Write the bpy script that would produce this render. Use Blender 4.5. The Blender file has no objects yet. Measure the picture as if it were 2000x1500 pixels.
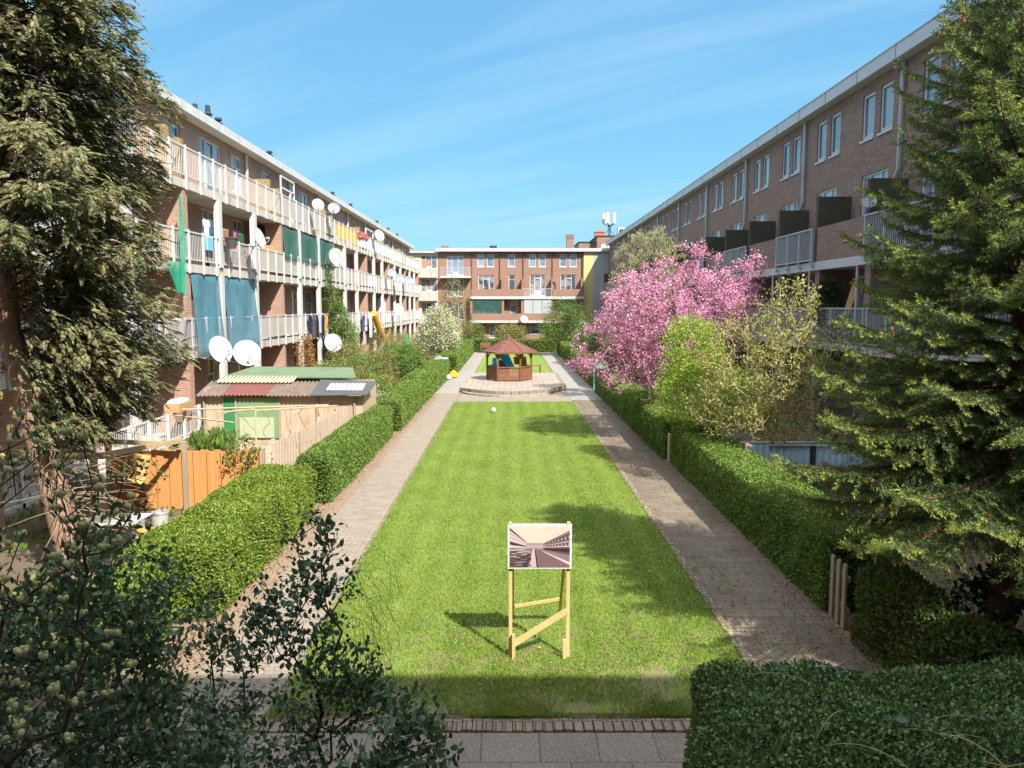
import bpy, math, random
import numpy as np
from mathutils import Vector, Matrix
R = math.radians
S = bpy.context.scene
C = S.collection
rng = np.random.default_rng(7)
random.seed(7)

# ---------------------------------------------------------------- camera
cam_d = bpy.data.cameras.new('camera')
cam = bpy.data.objects.new('camera', cam_d); C.objects.link(cam)
cam.location = (0, 0, 4.5)
cam.rotation_euler = (R(90 - 5.71), 0, R(-0.115))
cam_d.sensor_width = 36; cam_d.lens = 27
cam_d.clip_start = 0.05; cam_d.clip_end = 3000
S.camera = cam
S.render.resolution_x = 1024; S.render.resolution_y = 768

# ---------------------------------------------------------------- light
W = bpy.data.worlds.new('World'); S.world = W; W.use_nodes = True
nt = W.node_tree; N = nt.nodes; N.clear()
def nd(t, nodes, **k):
    n = nodes.new(t)
    for a, v in k.items(): setattr(n, a, v)
    return n
out = nd('ShaderNodeOutputWorld', N); bg = nd('ShaderNodeBackground', N)
sky = nd('ShaderNodeTexSky', N); sky.sky_type = 'NISHITA'; sky.sun_disc = False
sky.sun_elevation = R(45); sky.sun_rotation = R(146); sky.altitude = 0
sky.air_density = 1.0; sky.dust_density = 0.5; sky.ozone_density = 1.5
bg.inputs[1].default_value = 0.15
# thin wind-drawn cirrus laid over the sky dome
geo = nd('ShaderNodeTexCoord', N); sep = nd('ShaderNodeSeparateXYZ', N)
nt.links.new(geo.outputs['Generated'], sep.inputs[0])
def mth(op, a, b=None, c=None, nodes=N, tree=nt):
    n = nd('ShaderNodeMath', nodes, operation=op)
    for i, v in enumerate((a, b, c)):
        if v is None: continue
        if isinstance(v, (int, float)): n.inputs[i].default_value = v
        else: tree.links.new(v, n.inputs[i])
    return n.outputs[0]
zc = mth('MAXIMUM', sep.outputs[2], 0.03)
px_ = mth('DIVIDE', sep.outputs[0], mth('ADD', zc, 0.12)); py_ = mth('DIVIDE', sep.outputs[1], mth('ADD', zc, 0.12))
cmb = nd('ShaderNodeCombineXYZ', N); nt.links.new(px_, cmb.inputs[0]); nt.links.new(py_, cmb.inputs[1])
mp = nd('ShaderNodeMapping', N); nt.links.new(cmb.outputs[0], mp.inputs[0])
mp.vector_type = 'TEXTURE'; mp.inputs['Rotation'].default_value = (0, 0, R(-33)); mp.inputs['Scale'].default_value = (4.2, 0.6, 1)
ns = nd('ShaderNodeTexNoise', N); nt.links.new(mp.outputs[0], ns.inputs['Vector'])
ns.inputs['Scale'].default_value = 1.1; ns.inputs['Detail'].default_value = 9; ns.inputs['Roughness'].default_value = 0.55
ns.inputs['Distortion'].default_value = 0.5
cr = nd('ShaderNodeValToRGB', N); nt.links.new(ns.outputs['Fac'], cr.inputs[0])
cr.color_ramp.elements[0].position = 0.46; cr.color_ramp.elements[1].position = 0.78
cr.color_ramp.elements[1].color = (0.55, 0.55, 0.55, 1)
hs = nd('ShaderNodeHueSaturation', N); nt.links.new(sky.outputs[0], hs.inputs['Color'])
hs.inputs['Hue'].default_value = 0.482; hs.inputs['Saturation'].default_value = 1.15; hs.inputs['Value'].default_value = 0.95
gr = nd('ShaderNodeValToRGB', N); nt.links.new(sep.outputs[2], gr.inputs[0])
for i_, (p_, c_) in enumerate(((0, (1.30, 2.60, 3.30)), (.10, (.98, 2.35, 3.25)), (.22, (.50, 1.85, 3.10)), (.40, (.27, 1.38, 2.80)), (1, (.3, 1.0, 2.3)))):
    e_ = gr.color_ramp.elements[i_] if i_ < 2 else gr.color_ramp.elements.new(p_)
    e_.position = p_; e_.color = (c_[0]*.50, c_[1]*.645, c_[2]*.66, 1)
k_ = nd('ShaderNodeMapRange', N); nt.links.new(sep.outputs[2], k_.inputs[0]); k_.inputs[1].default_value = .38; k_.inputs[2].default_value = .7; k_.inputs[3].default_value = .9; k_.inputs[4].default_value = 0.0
up_ = nd('ShaderNodeMixRGB', N); up_.inputs[0].default_value = .65; nt.links.new(hs.outputs[0], up_.inputs[1]); up_.inputs[2].default_value = (4.6, 4.4, 4.2, 1)   # upper sky out of view, whitened to add fill light in the shade
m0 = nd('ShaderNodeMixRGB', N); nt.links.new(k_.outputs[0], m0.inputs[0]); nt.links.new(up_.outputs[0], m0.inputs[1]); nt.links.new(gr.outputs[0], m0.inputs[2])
mx = nd('ShaderNodeMixRGB', N); nt.links.new(cr.outputs[0], mx.inputs[0]); nt.links.new(m0.outputs[0], mx.inputs[1])
mx.inputs[2].default_value = (1.45, 2.1, 2.5, 1)
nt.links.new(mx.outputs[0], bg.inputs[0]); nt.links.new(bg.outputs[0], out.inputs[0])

SHD = Vector((-0.53, 0.80, -0.98)).normalized()
sun_d = bpy.data.lights.new('sun', 'SUN'); sun_d.energy = 3.1; sun_d.angle = R(0.5); sun_d.color = (1.0, 0.94, 0.85)
sun = bpy.data.objects.new('sun', sun_d); C.objects.link(sun)
sun.rotation_euler = SHD.to_track_quat('-Z', 'Y').to_euler(); sun.location = (20, -30, 40)
S.view_settings.view_transform = 'Standard'; S.view_settings.look = 'None'
S.view_settings.exposure = 1.5; S.view_settings.gamma = 1.0
S.cycles.max_bounces = 6; S.cycles.transparent_max_bounces = 8; S.cycles.caustics_reflective = False; S.cycles.caustics_refractive = False

# ---------------------------------------------------------------- helpers
WL = {}
def tag(o, label=None, cat=None, group=None, kind=None):
    if label: o['label'] = label
    if cat: o['category'] = cat
    if group: o['group'] = group
    if kind: o['kind'] = kind
    return o
def thing(name, label, cat, loc=(0, 0, 0), group=None):
    o = bpy.data.objects.new(name, None); C.objects.link(o)
    o.empty_display_size = 0.2
    o.location = loc; WL[o] = np.array(loc, float)
    return tag(o, label, cat, group)
def put(name, me, parent=None, origin=(0, 0, 0)):
    o = bpy.data.objects.new(name, me); C.objects.link(o)
    if parent is not None:
        o.parent = parent; WL[o] = WL[parent].copy()
    else:
        o.location = origin; WL[o] = np.array(origin, float)
    return o
def np_mesh(name, V, F, mat, smooth=False):
    """V (n,3); F (m,k) all the same k"""
    me = bpy.data.meshes.new(name)
    F = np.ascontiguousarray(F, np.int32); m, k = F.shape
    me.vertices.add(len(V)); me.vertices.foreach_set('co', np.ascontiguousarray(V, np.float32).ravel())
    me.loops.add(m * k); me.loops.foreach_set('vertex_index', F.ravel())
    me.polygons.add(m); me.polygons.foreach_set('loop_start', np.arange(0, m * k, k, dtype=np.int32))
    if smooth: me.polygons.foreach_set('use_smooth', np.ones(m, bool))
    me.materials.append(mat); me.update(calc_edges=True)
    return me
class MB:
    def __init__(s): s.v = []; s.f = []
    def add(s, vs, fs):
        b = len(s.v); s.v += [tuple(map(float, v)) for v in vs]; s.f += [tuple(b + i for i in f) for f in fs]; return s
    def box(s, x0, x1, y0, y1, z0, z1):
        if x0 > x1: x0, x1 = x1, x0
        if y0 > y1: y0, y1 = y1, y0
        if z0 > z1: z0, z1 = z1, z0
        return s.add([(x0,y0,z0),(x1,y0,z0),(x1,y1,z0),(x0,y1,z0),(x0,y0,z1),(x1,y0,z1),(x1,y1,z1),(x0,y1,z1)],
                     [(0,3,2,1),(4,5,6,7),(0,1,5,4),(1,2,6,5),(2,3,7,6),(3,0,4,7)])
    def bar(s, p, q, w, h, up=(0, 0, 1)):
        p = Vector(p); q = Vector(q); d = (q - p).normalized(); u = Vector(up)
        a = d.cross(u)
        if a.length < 1e-4: a = d.cross(Vector((0, 1, 0)))
        a.normalize(); b = a.cross(d).normalized(); a = a * w / 2; b = b * h / 2
        vs = [p-a-b, p+a-b, p+a+b, p-a+b, q-a-b, q+a-b, q+a+b, q-a+b]
        return s.add(vs, [(0,3,2,1),(4,5,6,7),(0,1,5,4),(1,2,6,5),(2,3,7,6),(3,0,4,7)])
    def tube(s, pts, rad, n=8, cap=True):
        pts = [Vector(p) for p in pts]
        if not hasattr(rad, '__len__'): rad = [rad] * len(pts)
        b = len(s.v); ref = None
        for i, p in enumerate(pts):
            d = (pts[min(i+1, len(pts)-1)] - pts[max(i-1, 0)]).normalized()
            if ref is None:
                ref = d.cross(Vector((0.31, 0.9, 0.2)))
                if ref.length < .05: ref = d.cross(Vector((1, 0, 0)))
            ref = (ref - d * ref.dot(d)).normalized(); o2 = d.cross(ref)
            for k in range(n):
                t = 2 * math.pi * k / n; s.v.append(tuple(p + (ref * math.cos(t) + o2 * math.sin(t)) * rad[i]))
        for i in range(len(pts) - 1):
            for k in range(n):
                k2 = (k + 1) % n; s.f.append((b+i*n+k, b+i*n+k2, b+(i+1)*n+k2, b+(i+1)*n+k))
        if cap:
            s.f.append(tuple(b + k for k in reversed(range(n)))); e = b + (len(pts)-1)*n; s.f.append(tuple(e + k for k in range(n)))
        return s
    def prism(s, outline, d, flip=False):
        """outline: 3-D points of a planar polygon, extruded along vector d"""
        n = len(outline); d = Vector(d); b = len(s.v)
        s.v += [tuple(Vector(p)) for p in outline] + [tuple(Vector(p) + d) for p in outline]
        s.f.append(tuple(b + i for i in reversed(range(n)))); s.f.append(tuple(b + n + i for i in range(n)))
        for i in range(n):
            j = (i + 1) % n; s.f.append((b+i, b+j, b+n+j, b+n+i))
        return s
    def lathe(s, prof, o, axis=(0, 0, 1), n=16):
        """prof: list of (r, h) along axis from o"""
        ax = Vector(axis).normalized(); a = ax.orthogonal().normalized(); c = ax.cross(a); o = Vector(o); b = len(s.v)
        for r, h in prof:
            for k in range(n):
                t = 2*math.pi*k/n; s.v.append(tuple(o + ax*h + (a*math.cos(t) + c*math.sin(t))*max(r, 1e-4)))
        for i in range(len(prof)-1):
            for k in range(n):
                k2 = (k+1) % n; s.f.append((b+i*n+k, b+i*n+k2, b+(i+1)*n+k2, b+(i+1)*n+k))
        s.f.append(tuple(b+k for k in reversed(range(n)))); e = b+(len(prof)-1)*n; s.f.append(tuple(e+k for k in range(n)))
        return s
    def build(s, name, mat, parent=None, origin=None, smooth=False, bevel=0):
        me = bpy.data.meshes.new(name)
        off = WL[parent] if parent is not None else np.array(origin if origin is not None else (0, 0, 0), float)
        me.from_pydata([tuple(np.array(v) - off) for v in s.v], [], s.f)
        me.materials.append(mat)
        if smooth: me.polygons.foreach_set('use_smooth', [True] * len(me.polygons))
        me.update()
        o = put(name, me, parent, tuple(off))
        if smooth:
            try: me.set_sharp_from_angle(angle=R(40))
            except Exception: pass
        if bevel:
            m = o.modifiers.new('bevel', 'BEVEL'); m.width = bevel; m.segments = 2; m.limit_method = 'ANGLE'
        return o
def vbuild(name, V, F, mat, parent=None, origin=(0, 0, 0), smooth=False):
    off = WL[parent] if parent is not None else np.array(origin, float)
    return put(name, np_mesh(name, np.asarray(V) - off, F, mat, smooth), parent, tuple(off))

# ---------------------------------------------------------------- materials
class NT:
    def __init__(s, name):
        s.m = bpy.data.materials.new(name); s.m.use_nodes = True; s.t = s.m.node_tree; s.n = s.t.nodes; s.n.clear()
        s.out = s.n.new('ShaderNodeOutputMaterial'); s.p = s.n.new('ShaderNodeBsdfPrincipled'); s.l(s.p.outputs[0], s.out.inputs[0])
        s.p.inputs['Specular IOR Level'].default_value = 0.3
    def l(s, a, b): s.t.links.new(a, b)
    def new(s, t, **k):
        n = s.n.new(t)
        for a, v in k.items(): setattr(n, a, v)
        return n
    def math(s, op, a, b=None, c=None): return mth(op, a, b, c, s.n, s.t)
    def obj(s): return s.new('ShaderNodeTexCoord').outputs['Object']
    def pos(s): return s.new('ShaderNodeNewGeometry').outputs['Position']
    def noise(s, vec, scale, detail=4, rough=.55, dist=0):
        n = s.new('ShaderNodeTexNoise'); s.l(vec, n.inputs['Vector'])
        n.inputs['Scale'].default_value = scale; n.inputs['Detail'].default_value = detail; n.inputs['Roughness'].default_value = rough; n.inputs['Distortion'].default_value = dist
        return n.outputs['Fac']
    def ramp(s, fac, stops):
        r = s.new('ShaderNodeValToRGB'); s.l(fac, r.inputs[0]); e = r.color_ramp.elements
        while len(e) < len(stops): e.new(0.5)
        for q, (p, c) in zip(e, stops): q.position = p; q.color = (*c, 1) if len(c) == 3 else c
        return r.outputs[0]
    def mix(s, fac, a, b, mode='MIX'):
        m = s.new('ShaderNodeMixRGB', blend_type=mode)
        for i, v in enumerate((fac, a, b)):
            if isinstance(v, (int, float)): m.inputs[i].default_value = v
            elif isinstance(v, tuple): m.inputs[i].default_value = (*v, 1)
            else: s.l(v, m.inputs[i])
        return m.outputs[0]
    def bump(s, h, strength=.3, dist=.02):
        b = s.new('ShaderNodeBump'); s.l(h, b.inputs['Height']); b.inputs['Strength'].default_value = strength; b.inputs['Distance'].default_value = dist
        s.l(b.outputs[0], s.p.inputs['Normal'])
    def color(s, c):
        if isinstance(c, tuple): s.p.inputs['Base Color'].default_value = (*c, 1)
        else: s.l(c, s.p.inputs['Base Color'])
    def rough(s, r): s.p.inputs['Roughness'].default_value = r
def mul(c, k): return tuple(min(1, x * k) for x in c)
def plain(name, c, var=.18, scale=3., rough=.6, bump=0., spec=.3, metal=0., stain=None, fine=40.):
    """painted / weathered surface: broad blotches plus fine grain, optional vertical streaks of a stain colour"""
    g = NT(name); v = g.pos()
    n1 = g.noise(v, scale, 5); col = g.ramp(n1, [(.3, mul(c, 1 - var)), (.7, mul(c, 1 + var))])
    n2 = g.noise(v, fine, 3); col = g.mix(.25, col, g.ramp(n2, [(.3, mul(c, .75)), (.7, mul(c, 1.2))]))
    if stain:
        mpn = g.new('ShaderNodeMapping'); g.l(v, mpn.inputs[0]); mpn.inputs['Scale'].default_value = (3.2, 3.2, .5)
        n3 = g.noise(mpn.outputs[0], 1.3, 8, .65); col = g.mix(g.ramp(n3, [(.5, (0, 0, 0)), (.72, (.75, .75, .75))]), col, stain)
    g.color(col); g.rough(rough); g.p.inputs['Specular IOR Level'].default_value = spec; g.p.inputs['Metallic'].default_value = metal
    if bump: g.bump(n2, bump, .01)
    return g.m
def bricks(name, a, b, mortar, w=.22, h=.066, ms=.009, axis='wall', stain=(.12, .11, .09), moss=0., bump=.35):
    g = NT(name); v = g.pos(); sp = g.new('ShaderNodeSeparateXYZ'); g.l(v, sp.inputs[0]); cb = g.new('ShaderNodeCombineXYZ')
    if axis == 'wall': g.l(g.math('ADD', sp.outputs[0], sp.outputs[1]), cb.inputs[0]); g.l(sp.outputs[2], cb.inputs[1])
    elif axis == 'x': g.l(sp.outputs[0], cb.inputs[0]); g.l(sp.outputs[1], cb.inputs[1])
    else: g.l(sp.outputs[1], cb.inputs[0]); g.l(sp.outputs[0], cb.inputs[1])
    bt = g.new('ShaderNodeTexBrick'); g.l(cb.outputs[0], bt.inputs['Vector'])
    bt.inputs['Scale'].default_value = 1; bt.inputs['Brick Width'].default_value = w; bt.inputs['Row Height'].default_value = h
    bt.inputs['Mortar Size'].default_value = ms; bt.inputs['Mortar Smooth'].default_value = .3; bt.inputs['Bias'].default_value = 0
    bt.inputs['Color1'].default_value = (*a, 1); bt.inputs['Color2'].default_value = (*b, 1); bt.inputs['Mortar'].default_value = (*mortar, 1)
    col = bt.outputs['Color']
    n1 = g.noise(v, .6, 7, .6); col = g.mix(g.ramp(n1, [(.48, (0, 0, 0)), (.75, (.5, .5, .5))]), col, stain)
    n2 = g.noise(v, 25, 3); col = g.mix(.35, col, g.ramp(n2, [(.3, (.35, .35, .35)), (.7, (.75, .75, .75))]), 'OVERLAY')
    if moss:
        n3 = g.noise(v, 1.7, 8, .7); col = g.mix(g.ramp(n3, [(.5 , (0, 0, 0)), (.66, (moss,) * 3)]), col, (.07, .10, .02))
    g.color(col); g.rough(.85)
    g.bump(g.math('ADD', g.math('MULTIPLY', bt.outputs['Fac'], -1.), g.math('MULTIPLY', n2, .5)), bump, .012)
    return g.m
def leafmat(name, cols, transl=.35, rough=.5, spec=.3, clump=.45, clump_scale=1.3):
    """leaf colours drawn per leaf, with broad patches of older and younger growth"""
    g = NT(name)
    gi = g.new('ShaderNodeNewGeometry'); n = len(cols)
    f = g.math('ADD', g.math('MULTIPLY', gi.outputs['Random Per Island'], 1 - clump), g.math('MULTIPLY', g.noise(gi.outputs['Position'], clump_scale, 3), clump))
    f = g.math('SMOOTH_MIN', 1., f, .05) if False else f
    col = g.ramp(f, [(.12 + .76 * i / max(1, n - 1), c) for i, c in enumerate(cols)])
    g.color(col); g.rough(rough); g.p.inputs['Specular IOR Level'].default_value = spec
    t = g.new('ShaderNodeBsdfTranslucent'); g.l(g.mix(.5, col, (.35, .5, .08), 'SCREEN') if False else col, t.inputs[0])
    ms = g.new('ShaderNodeMixShader'); ms.inputs[0].default_value = transl
    g.l(g.p.outputs[0], ms.inputs[1]); g.l(t.outputs[0], ms.inputs[2]); g.l(ms.outputs[0], g.out.inputs[0])
    return g.m
def wood(name, a, b, axis=2, rough=.7, scale=9.):
    g = NT(name); v = g.pos(); m = g.new('ShaderNodeMapping'); g.l(v, m.inputs[0])
    sc = [scale] * 3; sc[axis] = scale * .07; m.inputs['Scale'].default_value = sc
    n = g.noise(m.outputs[0], 1.6, 6, .6, .6); g.color(g.ramp(n, [(.3, a), (.7, b)])); g.rough(rough); g.bump(n, .2, .01)
    return g.m
M = {}
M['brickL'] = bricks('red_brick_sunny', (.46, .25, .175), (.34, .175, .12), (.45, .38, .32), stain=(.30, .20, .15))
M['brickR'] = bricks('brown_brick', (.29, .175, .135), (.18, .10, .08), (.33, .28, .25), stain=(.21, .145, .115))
M['brickB'] = bricks('brown_red_brick', (.34, .175, .115), (.25, .125, .085), (.33, .27, .22), stain=(.22, .14, .10))
M['brickMoss'] = bricks('mossy_dark_brick', (.10, .08, .055), (.075, .06, .042), (.075, .07, .055), moss=.6, stain=(.05, .055, .03))
M['brickLichen'] = bricks('lichen_yellow_brick', (.40, .28, .12), (.30, .19, .09), (.22, .19, .12), stain=(.40, .31, .10))
M['white'] = plain('white_paint', (.58, .58, .565), .08, 2., .5, stain=(.45, .43, .38))
M['whiteclean'] = plain('white_frame_paint', (.60, .61, .62), .04, 2., .35)
M['concrete'] = plain('stained_white_concrete', (.54, .50, .44), .14, 2.5, .75, .15, stain=(.17, .125, .085))
M['greyfascia'] = plain('pale_grey_fascia', (.52, .54, .57), .06, 2., .5)
M['soffit'] = plain('soffit_paint', (.50, .48, .45), .1, 1.5, .7)
M['greymetal'] = plain('grey_metal', (.42, .44, .46), .1, 3., .4)
M['pipe'] = plain('grey_drainpipe', (.48, .50, .52), .08, 3., .4)
M['darkmetal'] = plain('dark_metal', (.05, .055, .06), .2, 3., .5)
M['roofing'] = plain('roof_bitumen', (.10, .10, .10), .2, 2., .9)
M['panelgrey'] = plain('beige_grey_panel', (.50, .45, .40), .1, 1.2, .55, stain=(.36, .32, .28))
M['panelwhite'] = plain('pale_panel', (.66, .67, .67), .08, 1.2, .5, stain=(.5, .5, .48))
M['panelyellow'] = plain('yellow_panel', (.80, .46, .07), .08, 1.2, .5)
def pane_mat(name, stops, rough=.06, curtain=.55):
    g = NT(name); oi = g.new('ShaderNodeObjectInfo'); v = g.pos(); sp = g.new('ShaderNodeSeparateXYZ'); g.l(v, sp.inputs[0])
    col = g.ramp(oi.outputs['Random'], stops)
    # folds of net curtain behind the glass on some windows
    u = g.math('ADD', sp.outputs[0], sp.outputs[1]); wv = g.math('SINE', g.math('MULTIPLY', u, 38.))
    nz = g.noise(v, .9, 2)
    mask = g.math('MULTIPLY', g.ramp(nz, [(.46, (0, 0, 0)), (.52, (1, 1, 1))]), curtain)
    cur = g.mix(g.math('MULTIPLY_ADD', wv, .5, .5), (.34, .33, .31), (.55, .54, .52))
    g.color(g.mix(mask, col, cur)); g.rough(rough); g.p.inputs['Specular IOR Level'].default_value = .8
    g.p.inputs['Coat Weight'].default_value = .6; g.p.inputs['Coat Roughness'].default_value = .02
    return g.m
M['pane'] = pane_mat('window_glass', [(.0, (.02, .024, .028)), (.5, (.07, .085, .10)), (.85, (.18, .20, .21))])
M['paneR'] = pane_mat('window_glass_pale', [(.0, (.10, .14, .18)), (.5, (.18, .24, .30)), (1, (.28, .35, .42))], .08, .2)
def bpaint(name, c, **k): return plain(name, c, **k)

# ---------------------------------------------------------------- ground
def sheet(name, pts, z, mat, kind='structure', thick=0.):
    V = np.array([(x, y, z) for x, y in pts], float)
    me = bpy.data.meshes.new(name); me.from_pydata(V.tolist(), [], [tuple(range(len(pts)))]); me.materials.append(mat); me.update()
    o = put(name, me); o['kind'] = kind; return o
g = NT('garden_soil'); v = g.pos(); n = g.noise(v, 1.2, 8, .65); n2 = g.noise(v, 14, 5)
g.color(g.mix(.45, g.ramp(n, [(.3, (.10, .075, .05)), (.55, (.17, .125, .085)), (.72, (.085, .10, .035))]), g.ramp(n2, [(.3, (.06, .045, .03)), (.7, (.24, .18, .12))])))
g.rough(.95); g.bump(n2, .5, .04); M['soil'] = g.m
sheet('ground', [(-900, -900), (900, -900), (900, 1500), (-900, 1500)], 0, M['soil'])
# turf: green with mowing stripes, straw and bare patches near the pavement
g = NT('turf'); v = g.pos(); sp = g.new('ShaderNodeSeparateXYZ'); g.l(v, sp.inputs[0])
n = g.noise(v, .9, 6, .6); n2 = g.noise(v, 30, 4, .7); n3 = g.noise(v, 2.6, 5, .6)
st = g.math('SINE', g.math('MULTIPLY', sp.outputs[0], 10.5))
f = g.math('ADD', g.math('MULTIPLY', st, .07), n)
col = g.ramp(f, [(.32, (.115, .18, .03)), (.55, (.18, .265, .05)), (.75, (.27, .32, .08))])
col = g.mix(.5, col, g.ramp(n2, [(.3, (.08, .13, .014)), (.7, (.28, .36, .06))]))
near = g.math('SUBTRACT', 1., g.math('DIVIDE', g.math('SUBTRACT', sp.outputs[1], 8.0), 3.2))
bare = g.math('MULTIPLY', g.ramp(g.math('ADD', g.math('MULTIPLY', near, .22), n3), [(.55, (0, 0, 0)), (.72, (1, 1, 1))]), .8)
g.color(g.mix(bare, col, (.23, .18, .10))); g.rough(.9); g.bump(n2, .6, .03); M['turf'] = g.m
sheet('lawn', [(-2.66, 8.13), (2.97, 8.13), (2.97, 36.4), (-2.6, 36.4)], .008, M['turf'])
sheet('rear_lawn', [(-2.4, 46.3), (2.9, 46.3), (2.9, 75.5), (-2.4, 75.5)], .008, M['turf'])
def pavers(name, a, b, mortar, w, h, ms, axis, dirt=.5, dirtcol=(.16, .13, .09), speck=.0):
    g = NT(name); v = g.pos(); sp = g.new('ShaderNodeSeparateXYZ'); g.l(v, sp.inputs[0]); cb = g.new('ShaderNodeCombineXYZ')
    i, j = (0, 1) if axis == 'x' else (1, 0)
    g.l(sp.outputs[i], cb.inputs[0]); g.l(sp.outputs[j], cb.inputs[1])
    bt = g.new('ShaderNodeTexBrick'); g.l(cb.outputs[0], bt.inputs['Vector'])
    for k_, v_ in (('Scale', 1), ('Brick Width', w), ('Row Height', h), ('Mortar Size', ms), ('Mortar Smooth', .4)): bt.inputs[k_].default_value = v_
    bt.inputs['Color1'].default_value = (*a, 1); bt.inputs['Color2'].default_value = (*b, 1); bt.inputs['Mortar'].default_value = (*mortar, 1)
    n1 = g.noise(v, .8, 8, .65); n2 = g.noise(v, 55, 4, .7); n3 = g.noise(v, 5, 6, .7)
    col = g.mix(g.ramp(n1, [(.45, (0, 0, 0)), (.7, (dirt,) * 3)]), bt.outputs['Color'], dirtcol)
    col = g.mix(g.ramp(n3, [(.55, (0, 0, 0)), (.72, (.4, .4, .4))]), col, (.10, .10, .055))
    col = g.mix(.5, col, g.ramp(n2, [(.3, (.3, .3, .3)), (.7, (.72, .72, .72))]), 'OVERLAY')
    if speck:
        vo = g.new('ShaderNodeTexVoronoi'); g.l(v, vo.inputs['Vector']); vo.inputs['Scale'].default_value = 75
        col = g.mix(g.ramp(vo.outputs['Distance'], [(.18, (speck,) * 3), (.36, (0, 0, 0))]), col, (.62, .57, .50))
    g.color(col); g.rough(.9); g.bump(g.math('ADD', g.math('MULTIPLY', bt.outputs['Fac'], -1.), n2), .5, .012); return g.m
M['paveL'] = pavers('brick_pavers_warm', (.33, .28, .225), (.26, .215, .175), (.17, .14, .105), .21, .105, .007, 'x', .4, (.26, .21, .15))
M['paveR'] = pavers('brick_pavers_dirty_shade', (.215, .175, .13), (.155, .125, .095), (.11, .09, .06), .42, .30, .008, 'x', .8, (.125, .10, .065), .35)  # dirty slabs, base colours darkened further to stand in for shade on the path
M['paveF'] = pavers('gravel_slabs', (.25, .205, .175), (.21, .17, .145), (.10, .08, .065), .60, .60, .009, 'x', .35, (.16, .13, .10), .75)
M['paveX'] = pavers('platform_slabs', (.38, .33, .28), (.33, .285, .24), (.18, .15, .11), .62, .62, .02, 'x', .5, (.27, .22, .17))
M['paveFar'] = pavers('far_path_slabs', (.33, .31, .285), (.29, .27, .25), (.22, .20, .18), .5, .5, .01, 'x', .4, (.27, .24, .2))
M['edgebrick'] = pavers('edging_bricks', (.33, .26, .19), (.24, .19, .14), (.10, .085, .055), .105, .24, .010, 'x', .5)
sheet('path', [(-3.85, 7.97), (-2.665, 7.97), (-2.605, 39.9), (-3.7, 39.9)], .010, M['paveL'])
sheet('path', [(-3.95, 39.9), (-2.5, 39.9), (-2.4, 77.0), (-3.6, 77.0)], .012, M['paveFar'])
g = NT('dry_verge'); v = g.pos(); n = g.noise(v, 1.8, 8, .65); n2 = g.noise(v, 22, 5, .7)
g.color(g.mix(.5, g.ramp(n, [(.3, (.24, .165, .115)), (.6, (.33, .24, .17)), (.75, (.17, .16, .07))]), g.ramp(n2, [(.3, (.14, .09, .06)), (.7, (.42, .31, .22))]))); g.rough(.95); g.bump(n2, .6, .04); M['verge'] = g.m
sheet('verge', [(-5.2, 7.97), (-3.85, 7.97), (-3.7, 39.9), (-4.3, 39.9)], .008, M['verge']); sheet('verge', [(4.62, 7.97), (5.2, 7.97), (4.9, 37.0), (4.45, 37.0)], .014, M['verge'])
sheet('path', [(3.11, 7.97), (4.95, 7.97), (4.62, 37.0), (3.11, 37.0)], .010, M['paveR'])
sheet('path', [(3.0, 37.0), (5.2, 37.0), (4.6, 77), (2.95, 77)], .012, M['paveFar'])
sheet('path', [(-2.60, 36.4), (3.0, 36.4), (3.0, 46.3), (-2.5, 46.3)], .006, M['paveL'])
sheet('path', [(-3.6, 75.5), (4.6, 75.5), (4.6, 77.0), (-3.6, 77.0)], .006, M['paveFar'])
sheet('pavement', [(-14, -1.4), (14, -1.4), (14, 7.73), (-14, 7.73)], .012, M['paveF'])
mb = MB()   # soldier course of edging bricks, each a real brick
x = -4.4
while x < 5.0:
    w_ = .098; dz = random.uniform(-.008, .008); dy = random.uniform(-.012, .012)
    mb.box(x, x + w_, 7.745 + dy, 7.965 + dy, -.02, .035 + dz); x += .108
ob = mb.build('kerb', M['edgebrick'], bevel=.006); ob['kind'] = 'structure'
mb = MB(); y = 8.2
while y < 36.3:
    dz = random.uniform(-.006, .006); dx = random.uniform(-.01, .01)
    mb.box(2.975 + dx, 3.105 + dx, y, y + .088, -.02, .028 + dz); y += .098
ob = mb.build('kerb', M['edgebrick']); ob['kind'] = 'structure'

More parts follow.
